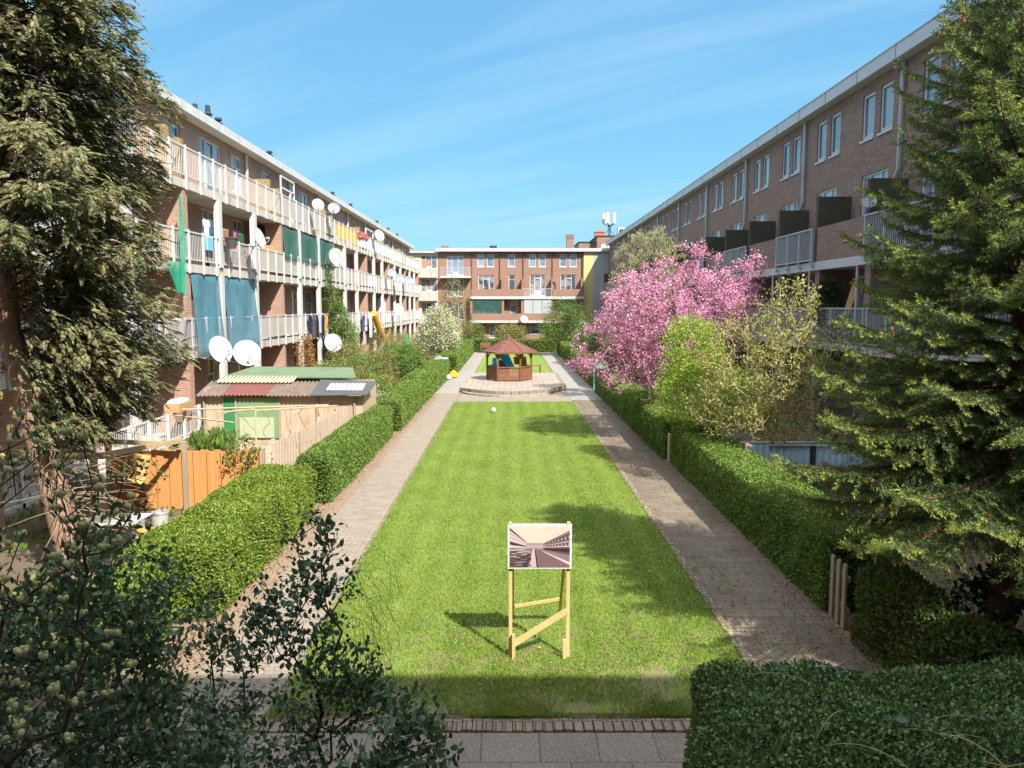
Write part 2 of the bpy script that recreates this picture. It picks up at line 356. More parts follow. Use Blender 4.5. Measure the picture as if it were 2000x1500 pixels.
# ---------------------------------------------------------------- apartment blocks
class Fac:
    """a facade: s runs along it, d outward, z up"""
    def __init__(s, mode, base): s.mode, s.base = mode, base
    def P(F, s, d, z):
        if F.mode == 'left': return (F.base + d, s, z)
        if F.mode == 'right': return (F.base - d, s, z)
        if F.mode == 'rear': return (s, F.base - d, z)
        return (s, F.base + d, z)
    def box(F, mb, s0, s1, d0, d1, z0, z1):
        a, b = F.P(s0, d0, z0), F.P(s1, d1, z1); return mb.box(a[0], b[0], a[1], b[1], z0, z1)
    def wall(F, mb, s0, s1, z0, z1, holes, depth=.14):
        ss = sorted({s0, s1} | {h[0] for h in holes} | {h[1] for h in holes}); zz = sorted({z0, z1} | {h[2] for h in holes} | {h[3] for h in holes})
        ss = [a for a in ss if s0 <= a <= s1]; zz = [a for a in zz if z0 <= a <= z1]
        for a, b in zip(ss, ss[1:]):
            run = None
            for c, e in zip(zz, zz[1:]):
                hole = any(h[0] < (a+b)/2 < h[1] and h[2] < (c+e)/2 < h[3] for h in holes)
                if not hole: run = [run[0], e] if run else [c, e]
                if (hole or e == zz[-1]) and run:
                    mb.add([F.P(a,0,run[0]), F.P(b,0,run[0]), F.P(b,0,run[1]), F.P(a,0,run[1])], [(0,1,2,3)]); run = None
        for h in holes:
            q = [(h[0],h[2]),(h[1],h[2]),(h[1],h[3]),(h[0],h[3])]
            for (a, c), (b, e) in zip(q, q[1:] + q[:1]):
                mb.add([F.P(a,0,c), F.P(b,0,e), F.P(b,-depth,e), F.P(a,-depth,c)], [(0,1,2,3)])
_wc = {}
def window(F, root, s0, s1, z0, z1, style='single', pane='pane', sill=True, name='window'):
    w, h = round(s1 - s0, 3), round(z1 - z0, 3); key = (F.mode, w, h, style, pane, sill)
    if key not in _wc:
        G = Fac(F.mode, 0.); f = MB(); p = MB(); t = .07; dd = (-.13, -.055)
        def fr(a0, a1, c0, c1): G.box(f, a0, a1, dd[0], dd[1], c0, c1)
        fr(0, t, 0, h); fr(w - t, w, 0, h); fr(t, w - t, 0, t + .03); fr(t, w - t, h - t, h)
        mt = .055
        def sash(a0, a1, c0, c1):      # an opening casement set proud of the frame
            q = .045
            for b in ((a0, a0+q, c0, c1), (a1-q, a1, c0, c1), (a0+q, a1-q, c0, c0+q), (a0+q, a1-q, c1-q, c1)): G.box(f, b[0], b[1], -.075, -.04, b[2], b[3])
        if style == 'single': sash(t-.01, w-t+.01, t+.02, h-t+.01)
        if style == 'double': fr(w/2-mt/2, w/2+mt/2, t, h-t); fr(t, w-t, h*.68, h*.68+mt)
        if style == 'door': fr(t, w-t, h*.76, h*.76+mt); fr(t, w-t, t, h*.26)
        if style == 'triple':
            fr(w*.29, w*.29+mt, t, h-t); fr(w*.66, w*.66+mt, t, h-t); fr(t, w*.29, h*.68, h*.68+mt); fr(w*.66, w-t, h*.68, h*.68+mt); fr(w*.29, w*.66, t, h*.16)
            sash(w*.29+.04, w*.66+.02, h*.17, h-t)
        if style == 'doorset':
            fr(w*.28, w*.28+mt, t, h-t); fr(w*.68, w*.68+mt, t, h-t); fr(w*.28, w*.68, h*.82, h*.82+mt); fr(w*.28+mt, w*.68, t, h*.3); fr(t, w-t, h*.28, h*.28+mt)
            sash(w*.28+.05, w*.68+.01, h*.05, h*.82)
        G.box(p, t*.5, w-t*.5, -.115, -.10, t*.5, h-t*.5)
        if sill: G.box(f, -.05, w+.05, -.12, .05, -.065, -.002)
        def mk(mb, nm, mat):
            me = bpy.data.meshes.new(nm); me.from_pydata(mb.v, [], mb.f); me.materials.append(M[mat]); me.update(); return me
        _wc[key] = (mk(f, 'window', 'whiteclean'), mk(p, 'pane', pane))
    o = bpy.data.objects.new(name, _wc[key][0]); C.objects.link(o); o.parent = root; pos = np.array(F.P(s0, 0, z0)); o.location = pos - WL[root]; WL[o] = pos
    q = bpy.data.objects.new('pane', _wc[key][1]); C.objects.link(q); q.parent = o; WL[q] = pos
    return o
def drainpipe(F, root, s, z0, z1, mat, d=.09, kink=None, r=.055):
    mb = MB(); pts = [F.P(s, d, z1)] + ([F.P(s, d, kink[0]+.25), F.P(s - kink[1], d, kink[0] - .15), F.P(s - kink[1], d, z0)] if kink else [F.P(s, d, z0)])
    mb.tube(pts, r, 8); return mb.build('drainpipe', mat, root, smooth=True)

# ---- left block: galleries of balconies in the sun
L = Fac('left', -12.4); LF = [0.0, 3.0, 6.0, 8.83]; MOD = 11.15; FIN = [26.8 + MOD * k for k in range(-2, 7)]; LEND = 95.6
left = thing('apartment_block', 'long sunlit red brick apartment block with white balcony galleries and satellite dishes', 'building', (-12.4, 50, 0))
wm = MB(); holes = []; wins = []
for k, f in enumerate(FIN):
    k -= 2
    if k < -1: continue
    for lv in range(4):
        z = LF[lv]
        if lv == 0 and k > 2: continue
        if k % 2 == 0: lay = [(.55, 1.3, .05, 2.15, 'door'), (1.45, 2.85, .95, 2.4, 'double'), (4.6, 7.0, .05, 2.5, 'triple'), (8.15, 9.5, .8, 2.45, 'double')]
        else: lay = [(1.25, 2.55, .8, 2.45, 'double'), (5.95, 6.95, .05, 2.45, 'door'), (8.1, 10.4, .05, 2.5, 'triple')]
        for a, b, c, e, st in lay:
            if f + b > LEND: continue
            holes.append((f+a, f+b, z+c, z+e)); wins.append((f+a, f+b, z+c, z+e, st))
L.wall(wm, 2, LEND, 0, 11.7, holes)
wm.box(-22, -12.56, 2, LEND, 0, 11.68)
wm.build('wall', M['brickL'], left)
for w in wins: window(L, left, *w)
rf = MB(); rf.box(-22, -11.9, 2, LEND, 11.70, 11.80); roofL = rf.build('roof', M['roofing'], left)
fm = MB(); fm.box(-11.9, -11.84, 2, LEND, 11.62, 11.96); fm.box(-12.39, -11.9, 2, LEND, 11.62, 11.69); fm.build('roof_fascia', M['white'], left)
for y0, tall in ((34.4, 1), (35.6, 0), (43.0, 0), (58.0, 0), (64.5, 0), (77, 0), (84, 0), (90.5, 0)):
    mb = MB(); mb.box(-13.9, -13.0, y0-.35, y0+.35, 11.8, 12.35)
    for q in ((-13.2, y0+.15), (-13.65, y0-.1)):
        mb.lathe([(.13, 0), (.13, .35), (.19, .36), (.19, .43), (.1, .45), (.1, .55), (.17, .56), (.15, .66)] if not tall else [(.2, 0), (.14, .5), (.2, .52), (.12, .62), (.1, .9)], (q[0], q[1], 12.35), n=10)
    mb.build('chimney', M['darkmetal'], roofL)
# party walls
for k, f in enumerate(FIN):
    mb = MB(); L.box(mb, f-.18, f+.18, .002, 1.26, 0, 2.7); L.box(mb, f-.18, f+.18, .002, 1.26, 3.0, 5.7); L.box(mb, f-.18, f+.18, .002, 1.26, 6.0, 8.53); mb.build('party_wall', M['brickL'], left)
    mb = MB(); L.box(mb, f-.14, f+.14, .002, .75, 8.83, 10.65); L.box(mb, f-.14, f+.14, .75, 1.22, 8.83, 10.2); mb.build('divider', M['brickLichen'], left)
# slabs with railings
def bay_panels(par, s0, z, n, mat, step):
    mb = MB()
    for i in range(n): L.box(mb, s0 + i*step + .06, s0 + (i+1)*step - .06, 1.285, 1.31, z + .17, z + 1.04)
    return mb.build('railing_panel', mat, par)
for lv in (1, 2, 3):
    z = LF[lv]; mb = MB(); L.box(mb, 2, LEND, .003, 1.30, z-.29, z); slab = mb.build('balcony', M['concrete'], left)
    for k, f in enumerate(FIN):
        if f + MOD > LEND + 9: continue
        k -= 2; e = min(f + MOD, LEND); step = MOD / 9; mb = MB()
        n = int((e - f) / step + .01)
        for i in range(n): L.box(mb, f+i*step-.04, f+i*step+.04, 1.305, 1.365, z-.33, z+1.16)
        L.box(mb, f, e, 1.27, 1.34, z+1.07, z+1.12); L.box(mb, f, e, 1.285, 1.325, z+.13, z+.17)
        bars_end = {3: 37.8, 2: 34.0, 1: 34.4}[lv]
        s_ = f + .11
        while s_ < min(e, bars_end): L.box(mb, s_-.009, s_+.009, 1.296, 1.310, z+.17, z+1.07); s_ += .135
        mb.build('railing', M['white'] if lv > 1 or k > 0 else M['greymetal'], slab)
        for b in range(3):
            s0 = f + b*3*step
            if s0 < bars_end - .6 or s0 > LEND - .5: continue
            nn = min(3, int((LEND - s0)/step + .01))
            if nn < 1: continue
            mat = 'panelgrey'
            if lv == 3: mat = 'panelyellow' if 48 < s0 < 54 else ('panelwhite' if s0 > 44.5 and random.random() < .8 else 'panelgrey')
            elif s0 > 47: mat = random.choice(['panelwhite', 'panelgrey'])
            bay_panels(slab, s0, z, nn, M[mat], step)
# white pillars
for f in FIN:
    for a in (2.95, 7.0):
        if f + a > LEND: continue
        mb = MB()
        for z0, z1 in ((.0, 2.71), (3.0, 5.71), (6.0, 8.54)):
            b = len(mb.v); L.box(mb, f+a-.15, f+a+.15, 1.15, 1.37, z0, z1)
        mb.build('pillar', M['white'], left)
mb = MB(); L.box(mb, 14, 27.2, .01, 1.5, -.05, .12); mb.build('terrace', M['concrete'], left)
mb = MB()
for i in range(10): L.box(mb, 15.65+i*1.24-.05, 15.65+i*1.24+.05, 1.41, 1.5, -.1, 1.1)
L.box(mb, 15.6, 27, 1.38, 1.42, 1.02, 1.07); L.box(mb, 15.6, 27, 1.38, 1.42, .2, .24)
s_ = 15.7
while s_ < 27: L.box(mb, s_-.009, s_+.009, 1.396, 1.41, .24, 1.02); s_ += .12
mb.build('terrace_railing', M['white'], left)
for y in (36.65, 43.7, 50.0, 59.0, 65.9, 72.3, 81.2, 88.3): drainpipe(L, left, y, 8.83, 11.6, M['white'], .1, None, .075)
# old hoist frame and an open door leaf on the top gallery
mb = MB(); zz = 8.83
for a, b in (((-11.3, 38.6, zz+1.1), (-11.3, 38.6, zz+2.1)), ((-11.3, 38.6, zz+2.1), (-11.3, 40.9, zz+2.1)), ((-11.3, 40.9, zz+2.1), (-11.3, 40.9, zz+.6)), ((-11.3, 38.6, zz+1.55), (-11.3, 40.9, zz+1.55))): mb.bar(a, b, .07, .07)
mb.build('balcony_frame', M['whiteclean'], left)
mb = MB(); zz = 8.83
for a, b in (((-11.3, 60.9, zz+1.1), (-11.3, 60.9, zz+1.8)), ((-11.3, 60.9, zz+1.8), (-11.3, 64.0, zz+1.8)), ((-11.3, 64.0, zz+1.8), (-11.3, 64.0, zz+.8))): mb.bar(a, b, .1, .1)
mb.build('balcony_frame', M['whiteclean'], left)
M['shade'] = plain('grey_blind', (.52, .53, .50), .06, 3, .7)

# ---- right block in shade
RB = Fac('right', 12.4); PIPES = [24.87 + 8.03*k for k in range(-2, 9)]; REND = 97.5; DIV = [24.5 + 4.015*k for k in range(-4, 18)]
right = thing('apartment_block', 'long brown brick apartment block in shade with slim paired windows under a pale roof edge', 'building', (12.4, 50, 0))
wm = MB(); holes = []; wins = []
for p in PIPES[1:]:
    for c in (p+1.85, p+5.87):
        if c + 1.2 > REND: continue
        for a, b in ((c-1.1, c-.2), (c+.2, c+1.1)): wins.append((a, b, 10.3, 11.85, 'single', 'paneR'))
        wins.append((c-.96, c+.96, 6.2, 9.08, 'doorset', 'paneR')); wins.append((c-.96, c+.96, 3.35, 5.6, 'doorset', 'paneR')) if p < 70 else None
        if p < 35: wins.append((c-.96, c+.96, .4, 2.6, 'doorset', 'paneR'))
holes = [w[:4] for w in wins]
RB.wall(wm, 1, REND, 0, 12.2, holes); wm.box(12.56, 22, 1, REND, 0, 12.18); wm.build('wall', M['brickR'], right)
for w in wins: window(RB, right, *w)
rf = MB(); rf.box(12.06, 22, 1, REND, 12.22, 12.30); rf.build('roof', M['roofing'], right)
fm = MB(); fm.box(11.98, 12.05, 1, REND, 12.2, 12.62); fm.box(12.052, 12.39, 1, REND, 12.19, 12.215)
fm.box(11.955, 12.06, 1, REND, 12.623, 12.66); fm.build('roof_fascia', M['greyfascia'], right)
mb = MB()   # joints between the fascia boards
y = 6.
while y < REND: mb.box(11.972, 11.979, y-.012, y+.012, 12.2, 12.62); y += 2.68
mb.build('fascia_joint', M['darkmetal'], right)
for p in PIPES[1:]: drainpipe(RB, right, p, 6.2, 12.15, M['pipe'], .11, (8.6, -.38), .065)
for lvz, t in ((6.15, .30), (3.25, .25)):
    mb = MB(); RB.box(mb, 6, REND, .003, 1.2, lvz-t, lvz)
    sl = mb.build('balcony', M['greyfascia'] if lvz > 5 else M['concrete'], right)
    for j, s0 in enumerate(DIV):
        s1 = min(s0 + 4.015, REND)
        if s1 <= s0 + .5: continue
        if lvz > 5:
            mb = MB(); RB.box(mb, s0-.11, s0+.11, .003, 1.19, 6.152, 8.5); mb.build('divider', M['brickMoss'], sl)
            if j % 2 == 0:
                mb = MB(); RB.box(mb, s0+.112, s1-.112, 1.0, 1.195, 6.152, 7.38); mb.build('parapet', M['brickR'], sl)
        if lvz < 5 or j % 2 == 1:
            mb = MB(); d0 = 1.3 if lvz > 5 else 1.12; zb = lvz + .06
            for i in range(4): RB.box(mb, s0+.12+i*1.255-.035, s0+.12+i*1.255+.035, d0-.03, d0+.03, lvz-.12 if lvz > 5 else lvz, lvz+1.18)
            RB.box(mb, s0+.05, s1-.05, d0-.035, d0+.035, lvz+1.18, lvz+1.23); RB.box(mb, s0+.05, s1-.05, d0-.02, d0+.02, zb, zb+.04)
            q = s0 + .15
            while q < s1 - .1: RB.box(mb, q-.011, q+.011, d0-.011, d0+.011, zb+.04, lvz+1.18); q += .115
            if lvz > 5:
                for i in range(4): RB.box(mb, s0+.12+i*1.255-.06, s0+.12+i*1.255+.06, 1.21, 1.34, lvz-.2, lvz-.12)
            mb.build('railing', M['greymetal'], sl)
for s0 in DIV:
    if s0 > REND: continue
    mb = MB(); RB.box(mb, s0-.2, s0+.2, .003, 1.1, 3.252, 5.848); RB.box(mb, s0-.2, s0+.2, .003, 1.1, 0, 2.998); mb.build('party_wall', M['brickR'], right)
for s0 in DIV[4:9]:
    mb = MB(); mb.tube([RB.P(s0+.6, 1.16, 3.3), RB.P(s0+.6, 1.16, 5.85)], .045, 8); mb.build('post', M['pipe'], right)
M['ventbox'] = plain('white_vent_box', (.58, .58, .57), .08, 3, .6)
o = MB(); o.box(16.5, 17.6, 84.6-8, 84.6-6.8, 12.3, 15.0); o.box(16.4, 17.7, 84.5-8, 84.7-6.8, 15.002, 15.1); o.build('roof_box', M['ventbox'], right)

def netmat(name, c, op):
    g = NT(name); v = g.pos(); n = g.noise(v, 1.6, 4); g.color(c); g.rough(.7)
    tr = g.new('ShaderNodeBsdfTransparent'); ms = g.new('ShaderNodeMixShader'); g.l(g.ramp(n, [(.3, (op-.13,)*3), (.7, (op+.13,)*3)]), ms.inputs[0]); g.l(tr.outputs[0], ms.inputs[1]); g.l(g.p.outputs[0], ms.inputs[2]); g.l(ms.outputs[0], g.out.inputs[0]); return g.m
NETG = netmat('dark_green_netting', (.07, .20, .16), .48)
# ---- rear block across the end of the court
B = Fac('rear', 98.)
rear = thing('apartment_block', 'brown brick block closing the far end of the court beyond the gazebo', 'building', (0, 98, 0))
wm = MB(); wins = []
for a, b in ((-4.19, -3.28), (-2.99, -2.04), (-.31, .61), (2.34, 3.24), (3.58, 4.48), (6.21, 7.11), (7.46, 8.39)): wins.append((a, b, 9.55, 11.14, 'single', 'paneR'))
wins += [(-4.06, -2.07, 5.95, 8.5, 'doorset', 'pane'), (-.22, .61, 5.95, 8.56, 'door', 'pane'), (2.46, 4.42, 5.95, 8.6, 'doorset', 'pane'), (6.34, 8.3, 5.95, 8.6, 'doorset', 'pane'),
         (-8.03, -5.91, 8.5, 10.94, 'triple', 'paneR'), (-8.0, -5.9, 5.8, 8.0, 'triple', 'pane'), (-8.0, -5.9, 2.9, 5.1, 'triple', 'pane'),
         (-4.06, -2.07, 2.95, 5.3, 'doorset', 'pane'), (.0, .9, 2.95, 5.3, 'door', 'pane'), (2.46, 4.42, 2.95, 5.3, 'triple', 'pane'), (6.3, 8.3, 2.95, 5.3, 'triple', 'pane'),
         (-2.7, -1.5, .1, 2.4, 'door', 'pane'), (2.45, 4.8, 1.1, 2.45, 'double', 'pane'), (6.3, 8.3, .9, 2.4, 'double', 'pane')]
B.wall(wm, -9.2, 9.2, 0, 11.5, [w[:4] for w in wins]); wm.box(-9.2, 13, 98.16, 106, 0, 11.48); wm.build('wall', M['brickB'], rear)
for w in wins: window(B, rear, *w)
cw = [(-11.3, -9.3, 9.3, 11.0, 'triple', 'paneR'), (-11.3, -9.3, 6.4, 8.1, 'triple', 'pane'), (-11.3, -9.3, 3.4, 5.1, 'triple', 'pane')]
wm = MB(); B.wall(wm, -13, -9.2, 0, 11.3, [w[:4] for w in cw]); wm.box(-14, -9.2, 98.16, 104, 0, 11.28)
wm.build('corner_wall', plain('cream_render', (.66, .56, .45), .06, 2, .8, stain=(.5, .42, .33)), rear)
for w in cw: window(B, rear, *w)
mb = MB(); B.box(mb, -13.2, -9.0, -.5, .5, 11.3, 11.5); mb.build('corner_roof', M['white'], rear)
mb = MB()
for z in (8.3, 5.4, 2.5):
    B.box(mb, -11.5, -9.25, .02, .75, z-.1, z+.12); B.box(mb, -10.4, -9.25, .68, .75, z+.122, z+1.0)
    for i in range(9): B.box(mb, -11.5+i*.13, -11.46+i*.13, .70, .74, z+.122, z+1.05)
mb.build('corner_balcony', M['concrete'], rear)
mb = MB(); mb.box(-9.3, 13.2, 97.4, 106.2, 11.52, 11.62); mb.build('roof', M['roofing'], rear)
mb = MB(); mb.box(-9.4, 13.3, 97.3, 97.398, 11.45, 11.85); mb.build('roof_fascia', M['white'], rear)
for s in (-4.9, -1.35, 1.62, 5.3, 9.05): drainpipe(B, rear, s, 6.0, 11.4, plain('brown_drainpipe', (.16, .10, .075), .1, 3, .5) if s == -4.9 else bpy.data.materials['brown_drainpipe'], .1, (7.6, -.4) if s in (-1.35, 5.3) else None, .06)
mb = MB(); B.box(mb, -5.0, 9.2, .003, 1.2, 5.52, 5.84); B.box(mb, -5.0, 9.2, .003, 1.2, 2.55, 2.84); bal = mb.build('balcony', M['white'], rear)
mb = MB()
for a, b in ((-4.9, 1.5), (5.25, 9.1)): B.box(mb, a, b, 1.0, 1.19, 5.842, 6.75)
B.box(mb, -4.9, 9.1, 1.0, 1.19, 2.842, 3.7); mb.build('parapet', M['brickB'], bal)
for s in (-1.05, 1.5, 5.2, 8.95): mb = MB(); B.box(mb, s-.1, s+.1, .003, .99, 5.842, 8.1); mb.build('divider', M['brickB'], rear)
for s in (-4.9, -.95, 1.5, 5.2, 8.95): mb = MB(); B.box(mb, s-.15, s+.15, .003, 1.0, 2.842, 5.518); B.box(mb, s-.15, s+.15, .003, 1.0, 0, 2.548); mb.build('party_wall', M['brickB'], rear)
mb = MB()
for i in range(4): B.box(mb, 1.6+i*1.18-.03, 1.6+i*1.18+.03, 1.13, 1.18, 5.7, 6.85)
B.box(mb, 1.55, 5.2, 1.12, 1.19, 6.8, 6.86); s_ = 1.6
while s_ < 5.2: B.box(mb, s_-.015, s_+.015, 1.14, 1.17, 5.9, 6.8); s_ += .14
mb.build('railing', M['greymetal'], bal)
mb = MB(); B.box(mb, -8.76, -4.95, .003, 1.2, 8.15, 8.38); b2 = mb.build('balcony', M['greyfascia'], rear)
mb = MB(); B.box(mb, -8.76, -4.95, 1.12, 1.18, 9.42, 9.48); s_ = -8.74
while s_ < -4.95: B.box(mb, s_-.015, s_+.015, 1.13, 1.16, 8.4, 9.42); s_ += .14
mb.build('railing', M['greymetal'], b2)
mb = MB()
for a in (-11.22, -10.55): B.box(mb, a, a+.45, -.098, -.085, 9.4, 10.45)
mb.build('curtain', plain('orange_curtain', (.62, .24, .13), .06, 6, .8), rear)
mb = MB(); B.box(mb, -4.74, -1.12, 1.04, 1.06, 3.72, 5.5); mb.build('loggia_netting', netmat('thin_green_netting', (.05, .15, .13), .38), rear)
# glazing in the loggias
mb = MB(); 
for i in range(3): B.box(mb, 1.7+i*1.15, 2.8+i*1.15, 1.05, 1.08, 3.72, 5.5)
mb.build('loggia_glazing', plain('frosted_glazing', (.42, .45, .46), .06, 2, .15, spec=.6), rear)
for s in (-8.4, -2.2, 7.6):
    big = s > 7; mb = MB(); mb.box(s-.45, s+.45, 99, 99.9, 11.62, 13.75 if big else 12.3)
    if big: mb.box(s-.5, s+.5, 98.95, 99.95, 13.2, 13.3); mb.box(s-.5, s+.5, 98.95, 99.95, 13.5, 13.56)
    mb.build('chimney', M['brickB'] if s != -2.2 else M['darkmetal'], rear)
mb = MB(); mb.box(9.22, 10.4, 97.7, 98.15, 0, 11.44); mb.build('rendered_wall', plain('yellow_render', (.62, .50, .22), .06, 1.5, .8), rear)
mb = MB(); mb.box(10.402, 13.4, 97.7, 98.15, 0, 11.44); mb.build('rendered_wall', plain('pale_render', (.40, .41, .38), .06, 1.5, .8), rear)
window(Fac('rear', 97.70+.15), rear, 11.0, 12.0, 9.3, 10.9, 'single', 'pane', False)

# ---- brick block behind the rear roof, with mast
far = thing('apartment_block', 'farther brick block whose stepped flat roof shows above the rear block', 'building', (15, 118, 0))
mb = MB(); mb.box(12.7, 26, 114, 124, 0, 14.8); mb.box(10.2, 12.698, 116, 124, 0, 14.1); mb.box(8.6, 10.198, 118, 124, 0, 13.4); mb.build('wall', M['brickB'], far)
mb = MB(); mb.box(12.6, 26.1, 113.9, 124.1, 14.802, 14.95); mb.box(10.1, 12.598, 115.9, 124.1, 14.102, 14.22); mb.build('roof', M['darkmetal'], far)
mb = MB(); mb.box(12.45, 13.9, 115, 116, 14.952, 15.5); mb.prism([(12.4, 114.9, 15.5), (13.95, 114.9, 15.5), (13.6, 114.9, 15.75), (12.6, 114.9, 15.75)], (0, 1.2, 0)); mb.build('roof_hatch', plain('terracotta_sheet', (.55, .17, .11), .1, 2, .6), far)
mb = MB()
for a in (13.3, 14.2, 15.6): mb.box(a, a+.75, 113.95, 113.998, 12.4, 13.7)
mb.build('window', M['whiteclean'], far)
mast = thing('antenna_mast', 'white panel aerials on a dark tripod mast on a far flat roof', 'antenna', (14.6, 115, 14.95))
mb = MB(); c = (14.6, 115)
for dx, dy in ((0, 0), (-.16, .1), (.16, .1)): mb.tube([(c[0]+dx, c[1]+dy, 14.95), (c[0]+dx, c[1]+dy, 16.6)], .05, 6)
for a in range(5):
    t = a*2*math.pi/5 + .4; mb.tube([(c[0], c[1], 16.3), (c[0]+.75*math.cos(t), c[1]+.75*math.sin(t), 16.7)], .05, 6); mb.tube([(c[0]+.75*math.cos(t), c[1]+.75*math.sin(t), 16.6), (c[0]+.75*math.cos(t), c[1]+.75*math.sin(t), 18.1)], .04, 6)
    if a % 2 == 0: mb.tube([(c[0]+1.0*math.cos(t), c[1]+1.0*math.sin(t), 14.95), (c[0], c[1], 16.0)], .03, 5)
mb.build('pole', M['darkmetal'], mast)
for a in range(5):
    t = a*2*math.pi/5 + .4; mb = MB(); q = (c[0]+.85*math.cos(t), c[1]+.85*math.sin(t)); mb.box(q[0]-.2, q[0]+.2, q[1]-.12, q[1]+.12, 16.75, 18.3); mb.build('aerial_panel', M['ventbox'], mast, bevel=.04)
ac = thing('ventilation_unit', 'white ventilation unit beside the antenna mast on the far flat roof', 'vent unit', (16.3, 115, 14.95))
mb = MB(); mb.box(15.8, 16.8, 114.5, 115.4, 15.05, 16.2); mb.box(15.85, 15.95, 114.6, 115.3, 14.95, 15.048); mb.box(16.65, 16.75, 114.6, 115.3, 14.95, 15.048); mb.build('casing', M['ventbox'], ac, bevel=.03)
mb = MB(); mb.lathe([(.34, 0), (.34, .03), (.1, .04)], (16.3, 114.5, 15.6), (0, -1, 0), 14); mb.build('fan', M['darkmetal'], ac)

# ---- the block the photograph is taken from (its shadow lies on the near lawn)
own = thing('apartment_block', 'brick block at the near end whose roof edge shades the front pavement and lawn', 'building', (0, -1.5, 0))
F0 = Fac('front', -1.5); wm = MB(); wins = []
for lv in range(4):
    for i in range(-4, 5): wins.append((i*3.4-.95, i*3.4+.95, lv*3+.5, lv*3+2.6, 'doorset', 'paneR'))
F0.wall(wm, -22, 22, 0, 12.3, [w[:4] for w in wins]); wm.box(-22, 22, -11, -1.66, 0, 12.28); wm.build('wall', M['brickR'], own)
for w in wins: window(F0, own, *w)
mb = MB(); mb.box(-22.3, 22.3, -11.2, -1.2, 12.302, 12.5); mb.build('roof', M['roofing'], own)
mb = MB(); mb.box(-3.2, 3.2, -1.498, -.3, 2.75, 2.95); mb.build('balcony', M['concrete'], own)

# ---------------------------------------------------------------- photo board on the lawn
M['pine'] = wood('pale_pine', (.58, .38, .16), (.70, .49, .23)); M['pineX'] = wood('pale_pine_flat', (.58, .38, .16), (.70, .49, .23), 0)
sg = thing('photo_board', 'large framed sepia photograph on tall pine legs standing on the lawn', 'sign', (.37, 9.5, 0))
YB0, YB1 = 9.455, 9.49
for x, y in ((0.0, 9.515), (.735, 9.515)): mb = MB(); mb.box(x-.022, x+.022, y-.022, y+.022, 0, 1.77); mb.build('leg', M['pine'], sg)
for x in (.03, .705): mb = MB(); mb.bar((x, 9.56, 1.45), (x, 10.78, 0), .035, .035); mb.build('back_leg', M['pine'], sg)
mb = MB(); mb.bar((.02, 10.61, .24), (.72, 10.5, .40), .03, .04); mb.build('crossbar', M['pineX'], sg)
mb = MB(); mb.bar((.02, 9.475, .19), (.72, 9.475, .64), .025, .075); mb.build('brace', M['pineX'], sg)
for x in (.04, .69): mb = MB(); mb.box(x-.02, x+.02, 9.43, 9.47, -.05, .34 if x < .1 else .27); mb.build('stake', M['pine'], sg)
mb = MB(); mb.box(-.035, .775, YB0, YB1, 1.2, 1.775); bd = mb.build('board', M['whiteclean'], sg)
for x in (0.0, .735): mb = MB(); mb.box(x-.02, x+.02, 9.452, 9.50, 1.776, 1.80); mb.build('clip', M['pine'], bd)
def flat(pts, z, c, nm):   # one printed area of the picture, pts in 0..1 across the print
    mb = MB(); X0, X1, Z0, Z1 = -.010, .750, 1.222, 1.752
    mb.prism([(X0+(X1-X0)*u, YB0-.0006*z, Z0+(Z1-Z0)*w) for u, w in pts], (0, .0004, 0)); return mb, c
PR = {'sky': (.72, .50, .41), 'pale': (.56, .45, .44), 'pink': (.40, .30, .30), 'mid': (.23, .16, .165), 'dark': (.10, .062, .068), 'blk': (.035, .022, .026), 'path': (.50, .38, .38), 'lawn': (.17, .11, .115)}
areas = {k: MB() for k in PR}
def ar(k, pts, z):
    X0, X1, Z0, Z1 = -.010, .750, 1.222, 1.752
    areas[k].prism([(X0+(X1-X0)*u, YB0-.0008*z, Z0+(Z1-Z0)*w) for u, w in pts], (0, .0005, 0))
ar('sky', [(0, 0), (1, 0), (1, 1), (0, 1)], 1); ar('mid', [(0, 0), (1, 0), (1, .48), (0, .48)], 2)
V0 = (.40, .47)
def wedge(u, w0, w1, k, z, side):   # band of a facade narrowing towards the vanishing point
    e = (.28, .53) if side < 0 else (.56, .53); lerp = lambda w, t: V0[1] + (w - V0[1]) * t
    t = abs(e[0] - V0[0]) / abs(u - V0[0]); ar(k, [(u, w0), (u, w1), (e[0], lerp(w1, t)), (e[0], lerp(w0, t))], z)
wedge(0, .38, .97, 'pale', 3, -1); wedge(0, .90, .97, 'dark', 4, -1); wedge(0, .56, .64, 'dark', 4, -1); wedge(0, .42, .48, 'mid', 4, -1); wedge(0, .72, .76, 'pink', 4, -1); wedge(0, .82, .86, 'pink', 4, -1)
wedge(1, .30, .90, 'dark', 3, 1); wedge(1, .84, .89, 'mid', 4, 1); wedge(1, .50, .53, 'pale', 4, 1); wedge(1, .62, .66, 'pink', 4, 1); wedge(1, .36, .44, 'blk', 4, 1)
for i in range(11):
    t = .58 + .42 * (i / 10) ** 1.6; q = (t - V0[0]) / (1 - V0[0]); a = .018 * q
    for w0, w1 in ((.70, .78), (.54, .60)): ar('pale', [(t-a, V0[1]+(w0-V0[1])*q), (t, V0[1]+(w0-V0[1])*q), (t, V0[1]+(w1-V0[1])*q), (t-a, V0[1]+(w1-V0[1])*q)], 5)
for i in range(9):
    t = .26 * (1 - (i / 9) ** .7); q = (V0[0] - t) / V0[0]; a = .03 * q
    ar('blk', [(t, V0[1]+.08*q), (t+a, V0[1]+.075*q), (t+a*.3, V0[1]+.17*q)], 5)
ar('pink', [(.28, .46), (.56, .46), (.56, .60), (.28, .60)], 3)
for i in range(9): ar('mid', [(.29+i*.03, .55), (.305+i*.03, .55), (.305+i*.03, .58), (.29+i*.03, .58)], 4)
